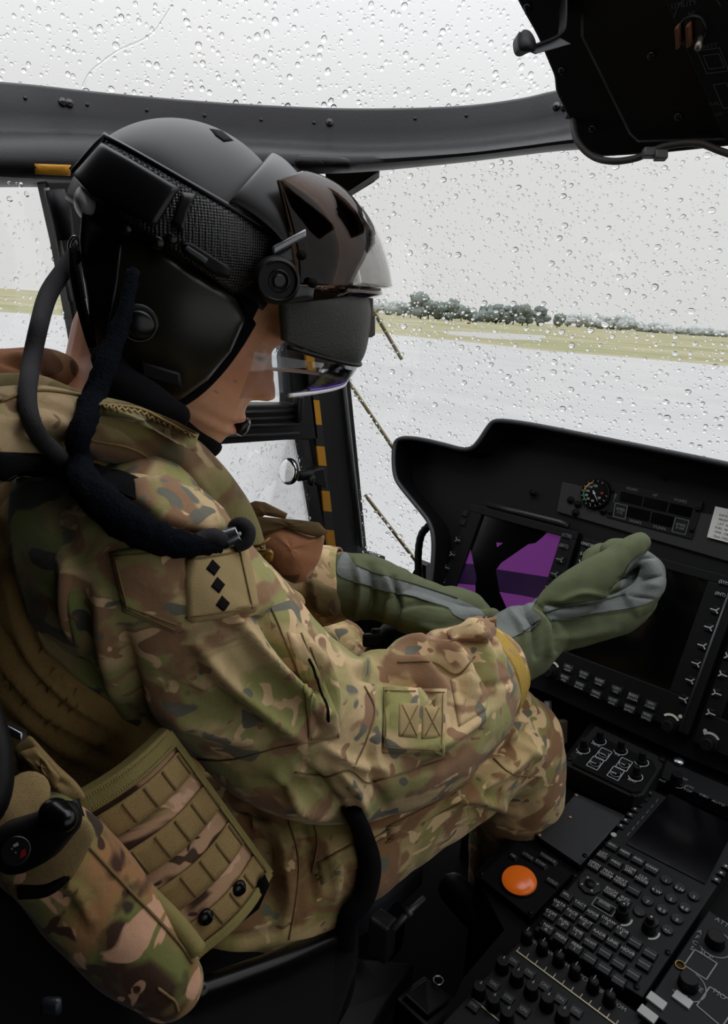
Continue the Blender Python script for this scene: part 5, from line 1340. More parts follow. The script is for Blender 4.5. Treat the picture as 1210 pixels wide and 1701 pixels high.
lea = facing(rg, [[(904, 1008), (930, 1005), (970, 999), (1008, 991), (1026, 980), (1034, 958), (1044, 938), (1056, 926), (1072, 916), (1084, 908), (1104, 930), (1106, 968), (1098, 988), (1072, 1003), (1040, 1011), (1000, 1017), (950, 1025), (916, 1031)], [(806, 1036), (840, 1012), (880, 992), (894, 996), (884, 1012), (900, 1028), (888, 1044), (868, 1052), (840, 1060)]], .0011)
tag(lea.build('leather_palm', LEATH, rg), 'grey leather palm strip')
sm = MB()
for q in ([(918, 1030), (950, 1026), (1000, 1019), (1050, 1012)], [(905, 1018), (950, 1008), (1010, 996), (1040, 987)], [(898, 1030), (870, 1050)]): seam(TG, q, .0007, .002, mb=sm)
sm.build('glove_stitching', mat('green_thread', (60, 70, 56), 1), rg)
mb = MB()
limb(mb, [(572, 972, .955, 54), (612, 976, .95, 54), (650, 986, .95, 48)], 6, 28)
limb(mb, [(640, 984, .952, 46), (690, 1000, .952, 42), (735, 1010, .95, 36), (770, 1012, .95, 30)], 6, 26)
limb(mb, [(745, 998, .962, 26), (780, 1004, .955, 22), (800, 1016, .945, 17), (806, 1024, .935, 13)], 6, 18)      # index
limb(mb, [(750, 1012, .958, 24), (778, 1018, .95, 20), (796, 1026, .94, 16), (800, 1034, .93, 13)], 6, 18)        # middle
limb(mb, [(745, 1022, .965, 22), (772, 1030, .957, 18), (788, 1038, .945, 15)], 6, 18)                            # ring
limb(mb, [(735, 1030, .972, 20), (760, 1040, .965, 16), (775, 1046, .955, 13)], 6, 18)                            # little
limb(mb, [(655, 1005, .935, 34), (690, 1020, .925, 36), (730, 1030, .915, 33), (770, 1034, .908, 26), (800, 1030, .90, 20), (818, 1024, .895, 15)], 6, 22)   # thumb
lg = glove(mb, 'glove', [([(590, 930), (600, 975), (590, 1025)], 7, .006), ([(615, 940), (620, 990), (612, 1030)], 7, -.008), ([(635, 950), (648, 990), (640, 1030)], 7, .006), ([(655, 960), (662, 1000), (655, 1040)], 5, -.007), ([(670, 1010), (700, 1000), (740, 1005)], 5, -.004), ([(700, 1040), (740, 1048), (780, 1040)], 6, .003)])
tag(lg, 'sage green glove on the left hand behind the right wrist'); TLG = bvh(lg)
lea = facing(lg, [[(560, 952), (572, 918), (592, 940), (610, 948), (650, 960), (690, 972), (730, 985), (760, 995), (795, 1012), (806, 1026), (780, 1032), (752, 1020), (745, 1010), (700, 996), (650, 984), (605, 972), (592, 968)]], .0011)
tag(lea.build('leather_palm', LEATH, lg), 'grey leather back strip')
sm = MB()
for q in ([(592, 940), (610, 948), (690, 972), (760, 995)], [(592, 968), (650, 984), (700, 996), (745, 1012)]): seam(TLG, q, .0007, .002, mb=sm)
sm.build('glove_stitching', mat('green_thread2', (58, 66, 54), 1), lg)

# ------------------------------------------------------------------ survival vest
vest = thing('survival_vest', P(300, 800, .72), 'camouflage inflatable collar vest worn around the pilot\'s neck and chest', 'vest')
mb = MB()
limb(mb, [(-60, 740, .50, 85), (40, 705, .55, 68), (140, 708, .60, 56), (220, 728, .65, 50), (290, 770, .70, 52), (345, 820, .745, 50), (385, 880, .785, 44), (412, 940, .81, 36)], 8, 30)
me = fuse(mb, 'collar_lobe', .004, 4, keep=False)
fn = strokes_fn([([(150, 690), (220, 720), (300, 800)], 8, -.006), ([(0, 700), (80, 700), (150, 730)], 8, .006), ([(30, 720), (90, 728), (150, 760)], 6, -.008), ([(20, 680), (70, 672), (120, 690)], 6, -.005), ([(300, 760), (350, 830), (390, 900)], 10, .004)]); displace(me, lambda co, n: fn(co, n)+.004*noise.noise(co*18))
lobe = link('collar_lobe', me, VESTM, vest)
mb = MB(); limb(mb, [(-40, 640, .66, 60), (30, 628, .68, 50), (85, 622, .70, 44), (110, 640, .71, 30)], 6, 24)
me = fuse(mb, 'neck_roll', .004, 3, keep=False); fn = strokes_fn([([(0, 600), (40, 610), (60, 650)], 6, -.008), ([(60, 585), (70, 620), (100, 640)], 6, -.007), ([(20, 590), (50, 600), (70, 640)], 6, .006)]); displace(me, lambda co, n: fn(co, n)+.003*noise.noise(co*35))
link('neck_roll', me, BROWNPOUCH, vest)
mb = MB(); limb(mb, [(-30, 655, .62, 34), (50, 650, .64, 30), (110, 665, .655, 24), (190, 690, .68, 18), (250, 712, .70, 14)], 6, 20, flat=.5, up=-FW); mb.build('inner_fold', VESTM, vest)
tl = bvh(lobe)
sm = MB(); seam(tl, [(0, 668), (60, 650), (140, 660), (230, 690), (300, 730)], .0012, .001, mb=sm); seam(tl, [(150, 730), (230, 750), (300, 810), (350, 880)], .0012, .001, mb=sm); sm.build('vest_seam', THREADD, vest)
# black strap under the collar
TV = bvh(lobe, sleeve, shirt, yoke)
decal(TV, [(-20, 750), (60, 752), (150, 770), (215, 790), (300, 830), (370, 880), (352, 890), (280, 862), (200, 822), (120, 800), (40, 792), (-20, 792)], .004, 10, .008, .62, step=12).build('shoulder_strap', CLOTHBLK, vest)
# camouflage shoulder panel under the cords
decal(TV, [(215, 800), (270, 790), (330, 812), (372, 850), (392, 885), (350, 892), (270, 870), (220, 835)], .005, 7, .01, .64, step=9, puff=.0025).build('shoulder_panel', SLEEVE, vest)
# chest pouch, flap and strap work
def puffy(px, d, bulge, name, m_, par, edge=.006, rings=11, wob=.003, tilt=0):
    poly = dense(px, 7); cx = sum(p[0] for p in poly)/len(poly); cy = sum(p[1] for p in poly)/len(poly); g = []
    vw = -ray(cx, cy).normalized(); av = min(sqrt((x-cx)**2+(y-cy)**2) for x, y in poly)*1.05
    for side in (-1, 1):
        rows = []
        for i in range(rings+1):
            k = 1-i/rings if i < rings else .02; h = bulge*(1-k*k)**.6
            def rk_(x, y):
                R0 = sqrt((x-cx)**2+(y-cy)**2); return k*(1+(av/max(R0, 1)-1)*(1-k)**1.2)
            rows.append([P(cx+(x-cx)*rk_(x, y), cy+(y-cy)*rk_(x, y), d+tilt*(x-cx))+vw*(side*(h+edge*.5)+wob*noise.noise(V((x*.03, y*.03, k*2)))) for x, y in poly])
        g.append(rows)
    mb = MB(); full = list(reversed(g[0]))+g[1]; mb.grid(full, close=True); m = len(poly); mb.f.append(list(range(m))); b0 = len(mb.v)-m; mb.f.append([b0+i for i in range(m)]); mb.mi += [0, 0]
    o = mb.build(name, m_, par)
    if bulge > .0075: m2 = o.modifiers.new('soft', 'SMOOTH'); m2.factor = .5; m2.iterations = 7
    return o
cpo = thing('chest_pouch', P(480, 920, .85), 'brown camouflage chest pouch with open top flap in front of the pilot', 'pouch')
puffy([(428, 866), (452, 864), (505, 884), (528, 892), (544, 884), (534, 930), (512, 966), (490, 974), (466, 960), (440, 930), (420, 900)], .84, .022, 'pouch_body', BROWNPOUCH, cpo)
puffy([(420, 862), (432, 858), (500, 864), (530, 868), (545, 884), (530, 893), (505, 887), (455, 870), (428, 890)], .825, .004, 'pouch_flap', mat('flap_olive', (92, 76, 52), .95, spec=.1, vary=.3, vscale=30), cpo)
puffy([(400, 842), (424, 832), (440, 834), (478, 853), (474, 862), (440, 856), (424, 868), (412, 872)], .86, .006, 'rear_flap', mat('flap_brown', (104, 84, 58), .95, spec=.1, vary=.3, vscale=30), cpo)
puffy([(396, 846), (410, 842), (424, 862), (408, 884), (398, 868)], .85, .008, 'side_gusset', TANP, cpo)
stp = thing('vest_buckle_strap', P(440, 960, .80), 'tan vest strap with a bronze clip hanging below the chest pouch', 'strap')
puffy([(418, 936), (452, 934), (466, 975), (468, 1000), (492, 1010), (508, 1026), (476, 1010), (440, 985)], .76, .010, 'strap_fold', TANP, stp)
puffy([(468, 968), (500, 984), (512, 1002), (506, 1014), (484, 1000), (468, 990)], .77, .010, 'strap_end', TANP, stp)
puffy([(414, 916), (450, 912), (455, 918), (454, 934), (414, 937), (410, 926)], .775, .004, 'bronze_clip', BRASS, stp)
mb = MB(); mb.tube([P(412, 910, .77), P(434, 906, .77), P(449, 894, .77)], .0016, 8); mb.tube([P(434, 906, .77), P(436, 912, .77)], .002, 8); mb.build('clip_pin', BRASS, stp)
mb = MB(); mb.tube([P(458, 986, .742), P(488, 1006, .748)], .0025, 8); mb.build('strap_rod', BLK_GLOSS, stp)
# shirt collar with zigzag stitching
col = puffy([(150, 664), (178, 660), (230, 674), (290, 698), (331, 720), (322, 750), (300, 740), (255, 714), (200, 698), (152, 688)], .612, .005, 'shirt_collar', camo('collar_camouflage', (128, 118, 78), (96, 94, 56), (92, 72, 48), (64, 62, 50), (142, 124, 88), 20), person, tilt=.0005)
tc_ = bvh(col); sm = MB(); seam(tc_, [(156, 672+0), (232, 680), (290, 704), (326, 726)], .0009, .001, mb=sm)
zz = [(x, interp([(170, 672), (230, 682), (290, 706), (322, 722)], x)+(6 if i % 2 else 0)) for i, x in enumerate(range(172, 320, 5))]
for a, b_ in zip(zz, zz[1:]): seam(tc_, [a, b_], .0008, .001, n=3, mb=sm)
sm.build('collar_stitching', THREAD, col)
# ------------------------------------------------------------------ helmet
hel = thing('flight_helmet', HO+EU*.1, 'black flight helmet with raised smoked visor on the pilot\'s head', 'helmet')
# shell: dome cut off below the ears
mb = MB(); SC = (304, 408); R_ = 188
def shell_pt(th, ph, k=1):      # th from the crown, ph around
    c0 = hw(*SC, 0)
    return c0+EU*(R_*k*HS*cos(th))+EF*(R_*k*HS*sin(th)*cos(ph))+HN*(R_*.90*k*HS*sin(th)*sin(ph))
g = []
for i in range(33):
    th = radians(98)*i/32; g.append([shell_pt(max(th, .01), 2*pi*j/72) for j in range(72)])
mb.grid(g, close=True); sh = mb.build('shell', SHELLM, hel, solid=.004)
TSHELL = bvh(sh)
decal(TSHELL, [(348, 214), (368, 216), (384, 230), (388, 234), (372, 236), (358, 226)], .001, 4, .002).build('vent_recess', BLK_MATT, hel)
def on_dome(x, y, k=1.0, cz=.90, cmin=10):
    """offset c of a dome of radius k*R over photo point x, y (as it appears in the photo)"""
    c = 60
    for _ in range(8):
        p = (hn(x, y, c)-hw(*SC, 0))/HS; dx, dy = p.dot(EF), p.dot(EU); r2 = (R_*k)**2-dx*dx-dy*dy
        c = max(cmin, cz*sqrt(max(0, r2)))
    return c
def dome_piece(poly, cf, name, m_, par, rings=10, base=None, edge=10, mirror=True, step=9, sm=False, depth=30):
    """thick piece lying over the helmet; cf(x, y) -> c; sides drop by depth"""
    poly = crc(poly, 6) if sm else dense(poly, step); cx = sum(p[0] for p in poly)/len(poly); cy = sum(p[1] for p in poly)/len(poly)
    for sgn in ((1, -1) if mirror else (1,)):
        mb = MB(); rows = []
        def pt(x, y, c):
            p = hn(x, y, c); return p if sgn > 0 else p-HN*(2*c*HS)
        rows.append([pt(x, y, cf(x, y)-depth) for x, y in poly])
        rows.append([pt(x, y, cf(x, y)-edge) for x, y in poly])
        for i in range(rings):
            k = 1-(i+.35)/(rings+.35) if i else .965
            rows.append([pt(cx+(x-cx)*k, cy+(y-cy)*k, cf(cx+(x-cx)*k, cy+(y-cy)*k)-(edge*.25 if i == 0 else 0)) for x, y in poly])
        b0 = len(mb.v); mb.grid(rows, close=True); m = len(poly); e = len(mb.v)-m; mb.f.append([e+i for i in range(m)]); mb.mi.append(0)
        o = mb.build(name, m_, par)
    return o
# side housing: raised rail band from the nape corner to the visor pivot
dome_piece([(120, 288), (170, 234), (188, 236), (300, 300), (400, 358), (470, 402), (452, 442), (420, 470), (388, 492), (330, 450), (262, 402), (200, 362), (152, 330)], lambda x, y: on_dome(x, y, 1.10, .93, 60), 'side_housing', PERF, hel, 9, edge=7, depth=50)
mb = MB()
for off, w_ in ((0, .0016),):
    q = cr([(121, 286), (170, 232), (186, 233), (300, 297), (400, 355), (471, 400)], 6)
    mb.tube([hn(x, y, on_dome(x, y, 1.10, .93, 60)-3) for x, y in q], .0028, 8)
mb.build('housing_rail', COVERM, hel)
dome_piece([(120, 290), (168, 236), (215, 262), (300, 312), (285, 336), (258, 380), (200, 348), (150, 326)], lambda x, y: on_dome(x, y, 1.125, .93, 60), 'rear_corner_cover', COVERM, hel, 8, edge=6, depth=40)
dome_piece([(283, 372), (302, 318), (326, 322), (312, 352), (304, 388)], lambda x, y: on_dome(x, y, 1.135, .94, 60), 'housing_rib', COVERM, hel, 4, edge=5, mirror=False, step=5)
# lower ear shell
def ear_c(x, y):
    d = sqrt(((x-292)/135)**2+((y-535)/150)**2); return 205-70*min(1.3, d)**2.2*.62+0*x
dome_piece([(150, 352), (200, 372), (262, 410), (330, 456), (392, 496), (408, 530), (384, 584), (345, 632), (300, 664), (250, 668), (205, 648), (178, 600), (150, 520), (136, 430), (134, 380)], ear_c, 'ear_shell', EARM, hel, 14, edge=14, depth=80, sm=False)
dome_piece([(136, 352), (176, 366), (205, 400), (196, 470), (180, 560), (166, 596), (150, 540), (138, 460), (132, 400)], lambda x, y: ear_c(x, y)+6-.0*x, 'nape_panel', COVERM, hel, 7, edge=8, depth=60)
def et(pts, dr=0): return [hn(x, y, ear_c(x, y)+dr) for x, y in pts]
mb = MB(); q = cr([(412, 500), (398, 528), (378, 562), (350, 600), (316, 634), (280, 656), (244, 664), (212, 650), (186, 616), (168, 574)], 8)
n_ = len(q); mb.tube([hn(x, y, 128-30*sin(pi*min(1, i/n_*1.1))+34*(i/n_)) for i, (x, y) in enumerate(q)], [(.017 if 6 < i < n_-10 else .012) for i in range(n_)], 16)
mb.build('edge_roll', CLOTHBLK, hel)
mb = MB(); limb(mb, [(176, 596, .672, 24), (200, 636, .668, 32), (246, 668, .665, 34), (294, 690, .672, 22)], 5, 18); mb.build('ear_pad_skirt', CLOTHBLK, hel)
mb = MB(); c = hn(230, 536, ear_c(230, 536)-4); ax = (HN+HR*.1).normalized(); mb.disc(c, ax, .0185, .010, 32, .017); mb.disc(c+ax*.010, ax, .015, .012, 32, .0125, dome=.003); mb.build('ear_knob', BLK_GLOSS, hel, bevel=.001)
mb = MB(); c = hn(268, 622, ear_c(268, 622)-3); mb.box(c, HR*.018+HU*-.006, HU*.008, HN*.006); mb.build('strap_buckle', BLK_RUB, hel, bevel=.003)
mb = MB(); mb.tube([hn(258, 608, 172), hn(282, 618, 170), hn(288, 634, 166)], .003, 8); mb.build('buckle_bar', BLK_GLOSS, hel)
# chin strap and nape strap
mb = MB(); q = cr([(258, 672, 150, 0), (286, 700, 122, 0), (316, 726, 92, 0), (346, 744, 40, 0), (354, 750, 0, 0), (346, 744, -40, 0), (316, 726, -92, 0)], 6)
mb.tube([hn(a, b_, c) for a, b_, c, _ in q], [.0125]*len(q), 16, flat=.5, up=(HR*.55-HU*.83)); mb.build('chin_strap', CLOTHBLK, hel)
mb = MB(); mb.tube([hn(x, y, 150) for x, y in cr([(120, 412), (124, 470), (140, 540), (158, 592), (186, 640)], 5)], .003, 8); mb.tube([hn(x, y, 158) for x, y in cr([(126, 440), (140, 510), (160, 580), (176, 612)], 5)], .0025, 8); mb.build('nape_cord', CLOTHBLK, hel)
mb = MB(); mb.ell(hn(146, 338, 90), HR*.012, HU*.016, HN*.03); mb.build('nape_fitting', mat('grey_fitting', (150, 150, 152), .4), hel)
for x, y in ((284, 398), (262, 404), (210, 380)): mb = MB(); mb.disc(hn(x, y, ear_c(x, y)+14), HN, .006, .005, 14, dome=.002); mb.build('housing_screw', BLK_GLOSS, hel)
dome_piece([(306, 414), (312, 408), (346, 430), (342, 440)], lambda x, y: 208, 'grey_label', mat('label_grey', (54, 56, 58), .6), hel, 3, edge=2, depth=6, mirror=False, step=4)
dome_piece([(300, 402), (316, 402), (385, 446), (382, 462), (360, 458), (306, 424)], lambda x, y: 200, 'label_mount', BLK_RUB, hel, 4, edge=4, depth=24, mirror=False, step=5)

# brow module in front of the dome
def wrap(prof, back, C, n=28, amax=90, thick=.003, both=True, amin=None):
    """surface carried round the face: prof = mid-plane outline, back = hinge line, C half width in px"""
    lo = -amax if amin is None else amin; g = []
    for i in range(n+1):
        a = radians(lo+(amax-lo)*i/n); row = []
        for (x, y), (bx, by) in zip(prof, back): row.append(hw(bx+(x-bx)*cos(a), by+(y-by)*cos(a), C*sin(a)))
        g.append(row)
    mb = MB(); mb.grid(g); return mb
wrap(cr([(444, 262), (452, 256), (470, 266), (490, 286), (502, 304), (512, 340), (514, 372)], 4), cr([(363, 353), (372, 356), (386, 364), (402, 374), (418, 386), (430, 394), (440, 402)], 4), 176, 36, 84).build('brow_module', COVERM, hel, solid=.005, bevel=.0015)
dome_piece([(430, 330), (462, 288), (472, 286), (492, 318), (486, 360), (470, 384)], lambda x, y: 118-.55*(x-430), 'brow_recess', BLK_GLOSS, hel, 5, edge=6, depth=24, mirror=True, step=6)
# smoked outer visor, raised
vp_ = cr([(504, 286), (530, 293), (560, 308), (585, 330), (604, 358), (616, 390), (619, 420), (612, 450), (604, 476)], 4)
vb_ = cr([(428, 318), (426, 332), (424, 348), (424, 365), (426, 384), (430, 404), (434, 424), (438, 444), (440, 462)], 4)
wrap(vp_, vb_, 176, 40, 80).build('smoked_visor', DVISOR, hel, solid=.0022)
vp2 = cr([(560, 312), (596, 342), (622, 378), (638, 420), (646, 450), (649, 474), (640, 478)], 4); vb2 = cr([(440, 350), (440, 368), (440, 388), (442, 410), (444, 430), (446, 446), (448, 452)], 4)
wrap(vp2, vb2, 150, 36, 62).build('inner_visor', BVISOR, hel, solid=.002)
vp3 = cr([(612, 452), (626, 470), (634, 486), (626, 492), (606, 498)], 4); vb3 = cr([(450, 440), (450, 452), (450, 462), (450, 468), (450, 474)], 4)
wrap(vp3, vb3, 130, 30, 55).build('visor_lip', clearmix('brown_lip', (.34, .22, .15), .06), hel, solid=.002)
# pivot disc and bracket
dome_piece([(432, 438), (470, 412), (498, 392), (508, 408), (512, 440), (524, 470), (520, 498), (470, 506), (440, 500)], lambda x, y: 176-.20*max(0, x-450), 'pivot_bracket', mat('bracket_black', (40, 42, 44), .3), hel, 6, edge=8, depth=34, step=6)
pc_ = hn(461, 466, 188); pa = (HN+HR*.12).normalized()
mb = MB(); mb.disc(pc_-pa*.006, pa, .0225, .012, 40, .0205); mb.build('pivot_disc', BLK_RUB, hel, bevel=.0015)
mb = MB(); mb.tube([pc_+pa*.006+(HR*cos(a)+HU*sin(a))*.0175 for a in [i*2*pi/32 for i in range(32)]], .0016, 8, closed=True); mb.tube([pc_+pa*.006+(HR*cos(a)+HU*sin(a))*.009 for a in [i*2*pi/24 for i in range(24)]], .0016, 8, closed=True); mb.build('pivot_ring', BLK_GLOSS, hel)
mb = MB(); mb.disc(pc_+pa*.005, pa, .006, .004, 24); mb.build('pivot_cap', BLK_GLOSS, hel, bevel=.001)
for x, y in ((500, 424), (518, 470), (482, 440)): mb = MB(); mb.disc(hn(x, y, 172), pa, .0045, .004, 14); mb.build('bracket_hole', BLK_MATT, hel)
mb = MB(); mb.box(hn(480, 402, 168), HR*.016+HU*.008, HU*.004, HN*.006); mb.build('bright_latch', mat('latch_grey', (138, 138, 142), .25, metal=.6), hel, bevel=.002)
# lower visor cover and clear visor
lp_ = cr([(600, 482), (610, 494), (614, 520), (611, 552), (604, 584), (592, 606)], 4); lb_ = cr([(428, 494), (428, 500), (428, 510), (430, 520), (432, 530), (434, 540)], 4)
wrap(lp_, lb_, 158, 40, 84).build('visor_cover', GREYGRN, hel, solid=.005)
dome_piece([(596, 474), (603, 470), (604, 482), (566, 490), (560, 482)], lambda x, y: 36, 'latch', BLK_GLOSS, hel, 3, edge=3, depth=14, mirror=False, step=4)
mb = MB(); mb.box(hw(609, 522, 10), HR*.0045, HU*.024, HN*.010); mb.box(hw(613, 538, 10), HR*.004, HU*.012, HN*.010); mb.build('front_clip', mat('clip_brown', (74, 68, 64), .4), hel, bevel=.002)
mb = MB(); mb.tube([hw(582, 604, 0), hw(592, 609, 0), hw(596, 606, 0)], .0022, 8); mb.tube([hw(583, 612, 4), hw(590, 610, 4)], .0022, 8); mb.build('cover_hook', BLK_GLOSS, hel)
cp1 = cr([(592, 602), (590, 612), (583, 622), (572, 632)], 4); cb1 = cr([(372, 556), (366, 582), (356, 610), (348, 634)], 4)
wrap(cp1, cb1, 160, 36, 80).build('clear_visor', CVISOR, hel, solid=.0012).modifiers['solid'].use_rim = False
mb = MB(); q = [hw(348+(572-348)*cos(a), 634+(632-634)*cos(a), 160*sin(a)) for a in [radians(-70+129*i/60) for i in range(61)]]; mb.tube(q, .0023, 8); mb.build('visor_rim_glint', RIMM, hel)
mb = MB(); q = [hw(351+(577-351)*cos(a), 628+(627-628)*cos(a), 159*sin(a)) for a in [radians(0+50*i/40) for i in range(41)]]; mb.tube(q, .0011, 8); mb.build('rim_coating', PURPLE, hel)
mb = MB(); q = [hw(430+(596-430)*cos(a), 548+(602-548)*cos(a), 157*sin(a)) for a in [radians(-80+160*i/40) for i in range(41)]]; mb.tube(q, .0024, 8); mb.build('cover_edge', BLK_RUB, hel)
# boom microphone
mic = MB(); mic.tube([hn(x, y, c) for x, y, c in ((396, 722, 4), (400, 713, 0), (405, 702, -4), (410, 694, -6))], [.0055, .0085, .0085, .006], 16); mic.build('boom_microphone', BLK_GLOSS, hel, bevel=.0008)
mb = MB(); mb.tube([hn(411, 695, 8), hn(415, 704, 6), hn(411, 714, 6), hn(403, 723, 8)], .0014, 8); mb.build('microphone_clip', SILVER, hel)
mb = MB(); mb.tube([hn(x, y, c) for x, y, c in cr([(402, 712, -8), (388, 720, -50), (350, 716, -98), (312, 684, -132)], 6)], .0024, 8); mb.build('microphone_boom', BLK_RUB, hel)

# ------------------------------------------------------------------ cords
TD = bvh(sleeve, shirt, yoke, lobe, trous, bpy.data.objects['shoulder_panel'], bpy.data.objects['shoulder_pocket_flap'], bpy.data.objects['shoulder_strap'])
t = MB(); c_, r_ = drape(TD, [(132, 412, 13, .70), (108, 446, 14, .68), (80, 490, 15, .65), (64, 545, 15, .60), (50, 615, 15), (46, 670, 15), (62, 720, 15), (100, 760, 15), (150, 808, 15), (200, 845, 16), (262, 888, 16), (320, 903, 16), (352, 896, 16)], .58, 7)
t.tube(c_, r_, 14)
o = tag(t.build('helmet_cord', CORD), 'grey braided helmet cord looping from the nape out over the shoulder', 'cord')
mb = MB(); mb.tube([hn(x, y, 92) for x, y in cr([(122, 430), (116, 408), (124, 394), (132, 404), (128, 424)], 5)], .0022, 8); mb.build('cord_loop', SILVER, o)
t = MB(); c_, r_ = drape(TD, [(222, 450, 10, .61), (204, 530, 14, .60), (176, 606, 18, .59), (150, 676, 20), (130, 740, 19), (138, 795, 26), (180, 844, 32), (232, 880, 31), (292, 903, 24), (345, 906, 19), (372, 902, 16)], .58, 7)
t.tube(c_, r_, 24)
o = t.build('fleece_cord', FUZZ, None); displace(o.data, lambda co, n: .0022*noise.noise(co*260)+.0016*noise.noise(co*120))
tag(o, 'thick navy fleece-covered cord hanging from the ear shell to the shoulder', 'cord')
t = thing('cord_connector', P(385, 893, .62), 'silver plug connector with a rubber loop at the end of the shoulder cords', 'connector')
kd = min(proj(hit(TD, x, y, .62)[0])[2] for x, y in ((372, 898), (385, 893), (395, 888), (405, 880)))-.010
mb = MB(); mb.tube([P(364, 902, kd), P(374, 898, kd), P(390, 891, kd), P(399, 887, kd)], [.0088, .0085, .0078, .0072], 20); mb.build('plug', SILVER, t, bevel=.0006)
mb = MB(); q = cr([(392, 907, kd, 0), (409, 899, kd, 0), (413, 882, kd, 0), (403, 871, kd, 0), (391, 874, kd+.006, 0), (388, 888, kd+.012, 0)], 6); mb.tube([P(a, b_, c) for a, b_, c, _ in q], .0055, 14); mb.build('rubber_loop', CORD, t)
mb = MB(); c_, r_ = drape(TD, [(268, 908, 9), (300, 910, 11), (330, 896, 12), (352, 890, 13), (368, 896, 13)], .6, 6, 2.4); mb.tube(c_, r_, 14); mb.build('cord_wrap', CORD, t)

# ------------------------------------------------------------------ webbing panel at the hip
t = thing('webbing_panel', P(290, 1400, .56), 'flat camouflage load panel with rows of tan webbing and two black snaps at the hip', 'load panel')
qa = [P(132, 1342, .50), P(284, 1226, .545), P(446, 1450, .60), P(328, 1582, .545)]
nn = (qa[1]-qa[0]).cross(qa[3]-qa[0]).normalized()
if nn.dot(CAM-qa[0]) < 0: nn = -nn
class QP(Panel):
    def __init__(s, q, n): s.q = q; s.n = n; s.w = ((q[1]-q[0]).length+(q[2]-q[3]).length)/2; s.h = ((q[3]-q[0]).length+(q[2]-q[1]).length)/2
    def at(s, u, v, h=0):
        a, b, c, d = s.q; return (a*(1-u)+b*u)*(1-v)+(d*(1-u)+c*u)*v+s.n*(h+.010*sin(pi*min(1, max(0, u)))*1.0)
wq = QP(qa, nn)
def sheet(u0, v0, u1, v1, h, th, n=14, m=4):
    mb = MB(); rows = []
    for j in range(m+1): rows.append([wq.at(u0+(u1-u0)*i/n, v0+(v1-v0)*j/m, h) for i in range(n+1)])
    top = rows; bot = [[p-wq.n*th for p in r] for r in rows]; mb.grid(top); mb.grid(bot)
    mb.grid([top[0], bot[0]]); mb.grid([top[-1], bot[-1]]); mb.grid([[r[0] for r in top], [r[0] for r in bot]]); mb.grid([[r[-1] for r in top], [r[-1] for r in bot]])
    return mb
sheet(0, 0, 1, 1, 0, .012).build('backing', MOLLEC, t, weld=.0001)
rows_ = [(.075, .215), (.315, .475), (.575, .735), (.835, .955)]
for a, b_ in rows_:
    o = sheet(.03, a, .97, b_, .0026, .0022).build('webbing_row', OLIVEW, t, weld=.0001)
mb = MB()
for k, (a, b_) in enumerate(rows_):
    for i in range(5):
        u = .06+.22*i+(.04 if k % 2 else 0); p0, p1 = wq.at(u, a+.01, .003), wq.at(u, b_-.01, .003); mb.tube([p0, p1], .0012, 6)
mb.build('bar_tack', THREADD, t)
for u0, v0, u1, v1 in ((-.03, -.06, 1.02, .045), (-.045, -.05, .02, 1.02), (.975, -.04, 1.04, 1.0), (-.03, .965, 1.02, 1.02)):
    sheet(u0, v0, u1, v1, .004, .014, 10, 3).build('edge_binding', OLIVEB, t, weld=.0001, bevel=.0015)
mb = MB()
for a in (-.04, .02):
    for i in range(40): 
        p = wq.at(.02+i*.0245, a, .0042); mb.tube([p, wq.at(.034+i*.0245, a, .0042)], .0006, 5)
mb.build('binding_stitching', THREAD, t)
for x, y in ((338, 1521), (394, 1475)):
    best = min(((u/60, v/60) for u in range(61) for v in range(61)), key=lambda k: (proj(wq.at(*k))[0]-x)**2+(proj(wq.at(*k))[1]-y)**2)
    c = wq.at(*best, .003); mb = MB(); mb.disc(c, nn, .0062, .0025, 24, .005); mb.tube([c+nn*.0025+(XC*cos(i*pi/10)+YC*sin(i*pi/10))*.0035 for i in range(20)], .0009, 6, closed=True); mb.build('snap_fastener', BLK_GLOSS, t)
dk = puffy([(330, 1560), (400, 1500), (440, 1452), (448, 1470), (430, 1510), (372, 1556), (335, 1590)], .585, .004, 'black_underlay', CLOTHBLK, t)

# padded camouflage roll in front of it
t = thing('padded_roll', P(190, 1540, .50), 'rounded padded camouflage roll lying along the seat side below the load panel', 'roll')
mb = MB(); limb(mb, [(60, 1400, .47, 78), (120, 1450, .475, 84), (190, 1530, .485, 80), (250, 1600, .495, 72), (276, 1634, .50, 58)], 8, 36)
me = fuse(mb, 'padding', .004, 4, keep=False); fn = strokes_fn([([(70, 1480), (110, 1500), (140, 1545)], 7, -.007), ([(90, 1460), (125, 1480), (150, 1530)], 7, .006), ([(225, 1680), (265, 1665), (300, 1640)], 4, -.003)]); displace(me, lambda co, n: fn(co, n)+.003*noise.noise(co*25))
pr = link('padding', me, POUCHC, t); tp = bvh(pr)
mb = MB(); q = cr([(128, 1352), (165, 1402), (230, 1470), (290, 1530), (330, 1580)], 8); mb.tube([P(x, y, .493) for x, y in q], .0062, 12); mb.build('piping', OLIVEB, t)
sm = MB(); seam(tp, [(262, 1640), (288, 1660), (296, 1678)], .001, .001, mb=sm); seam(tp, [(140, 1400), (210, 1475), (290, 1560), (318, 1600)], .001, .001, mb=sm); sm.build('roll_seam', THREADD, t)

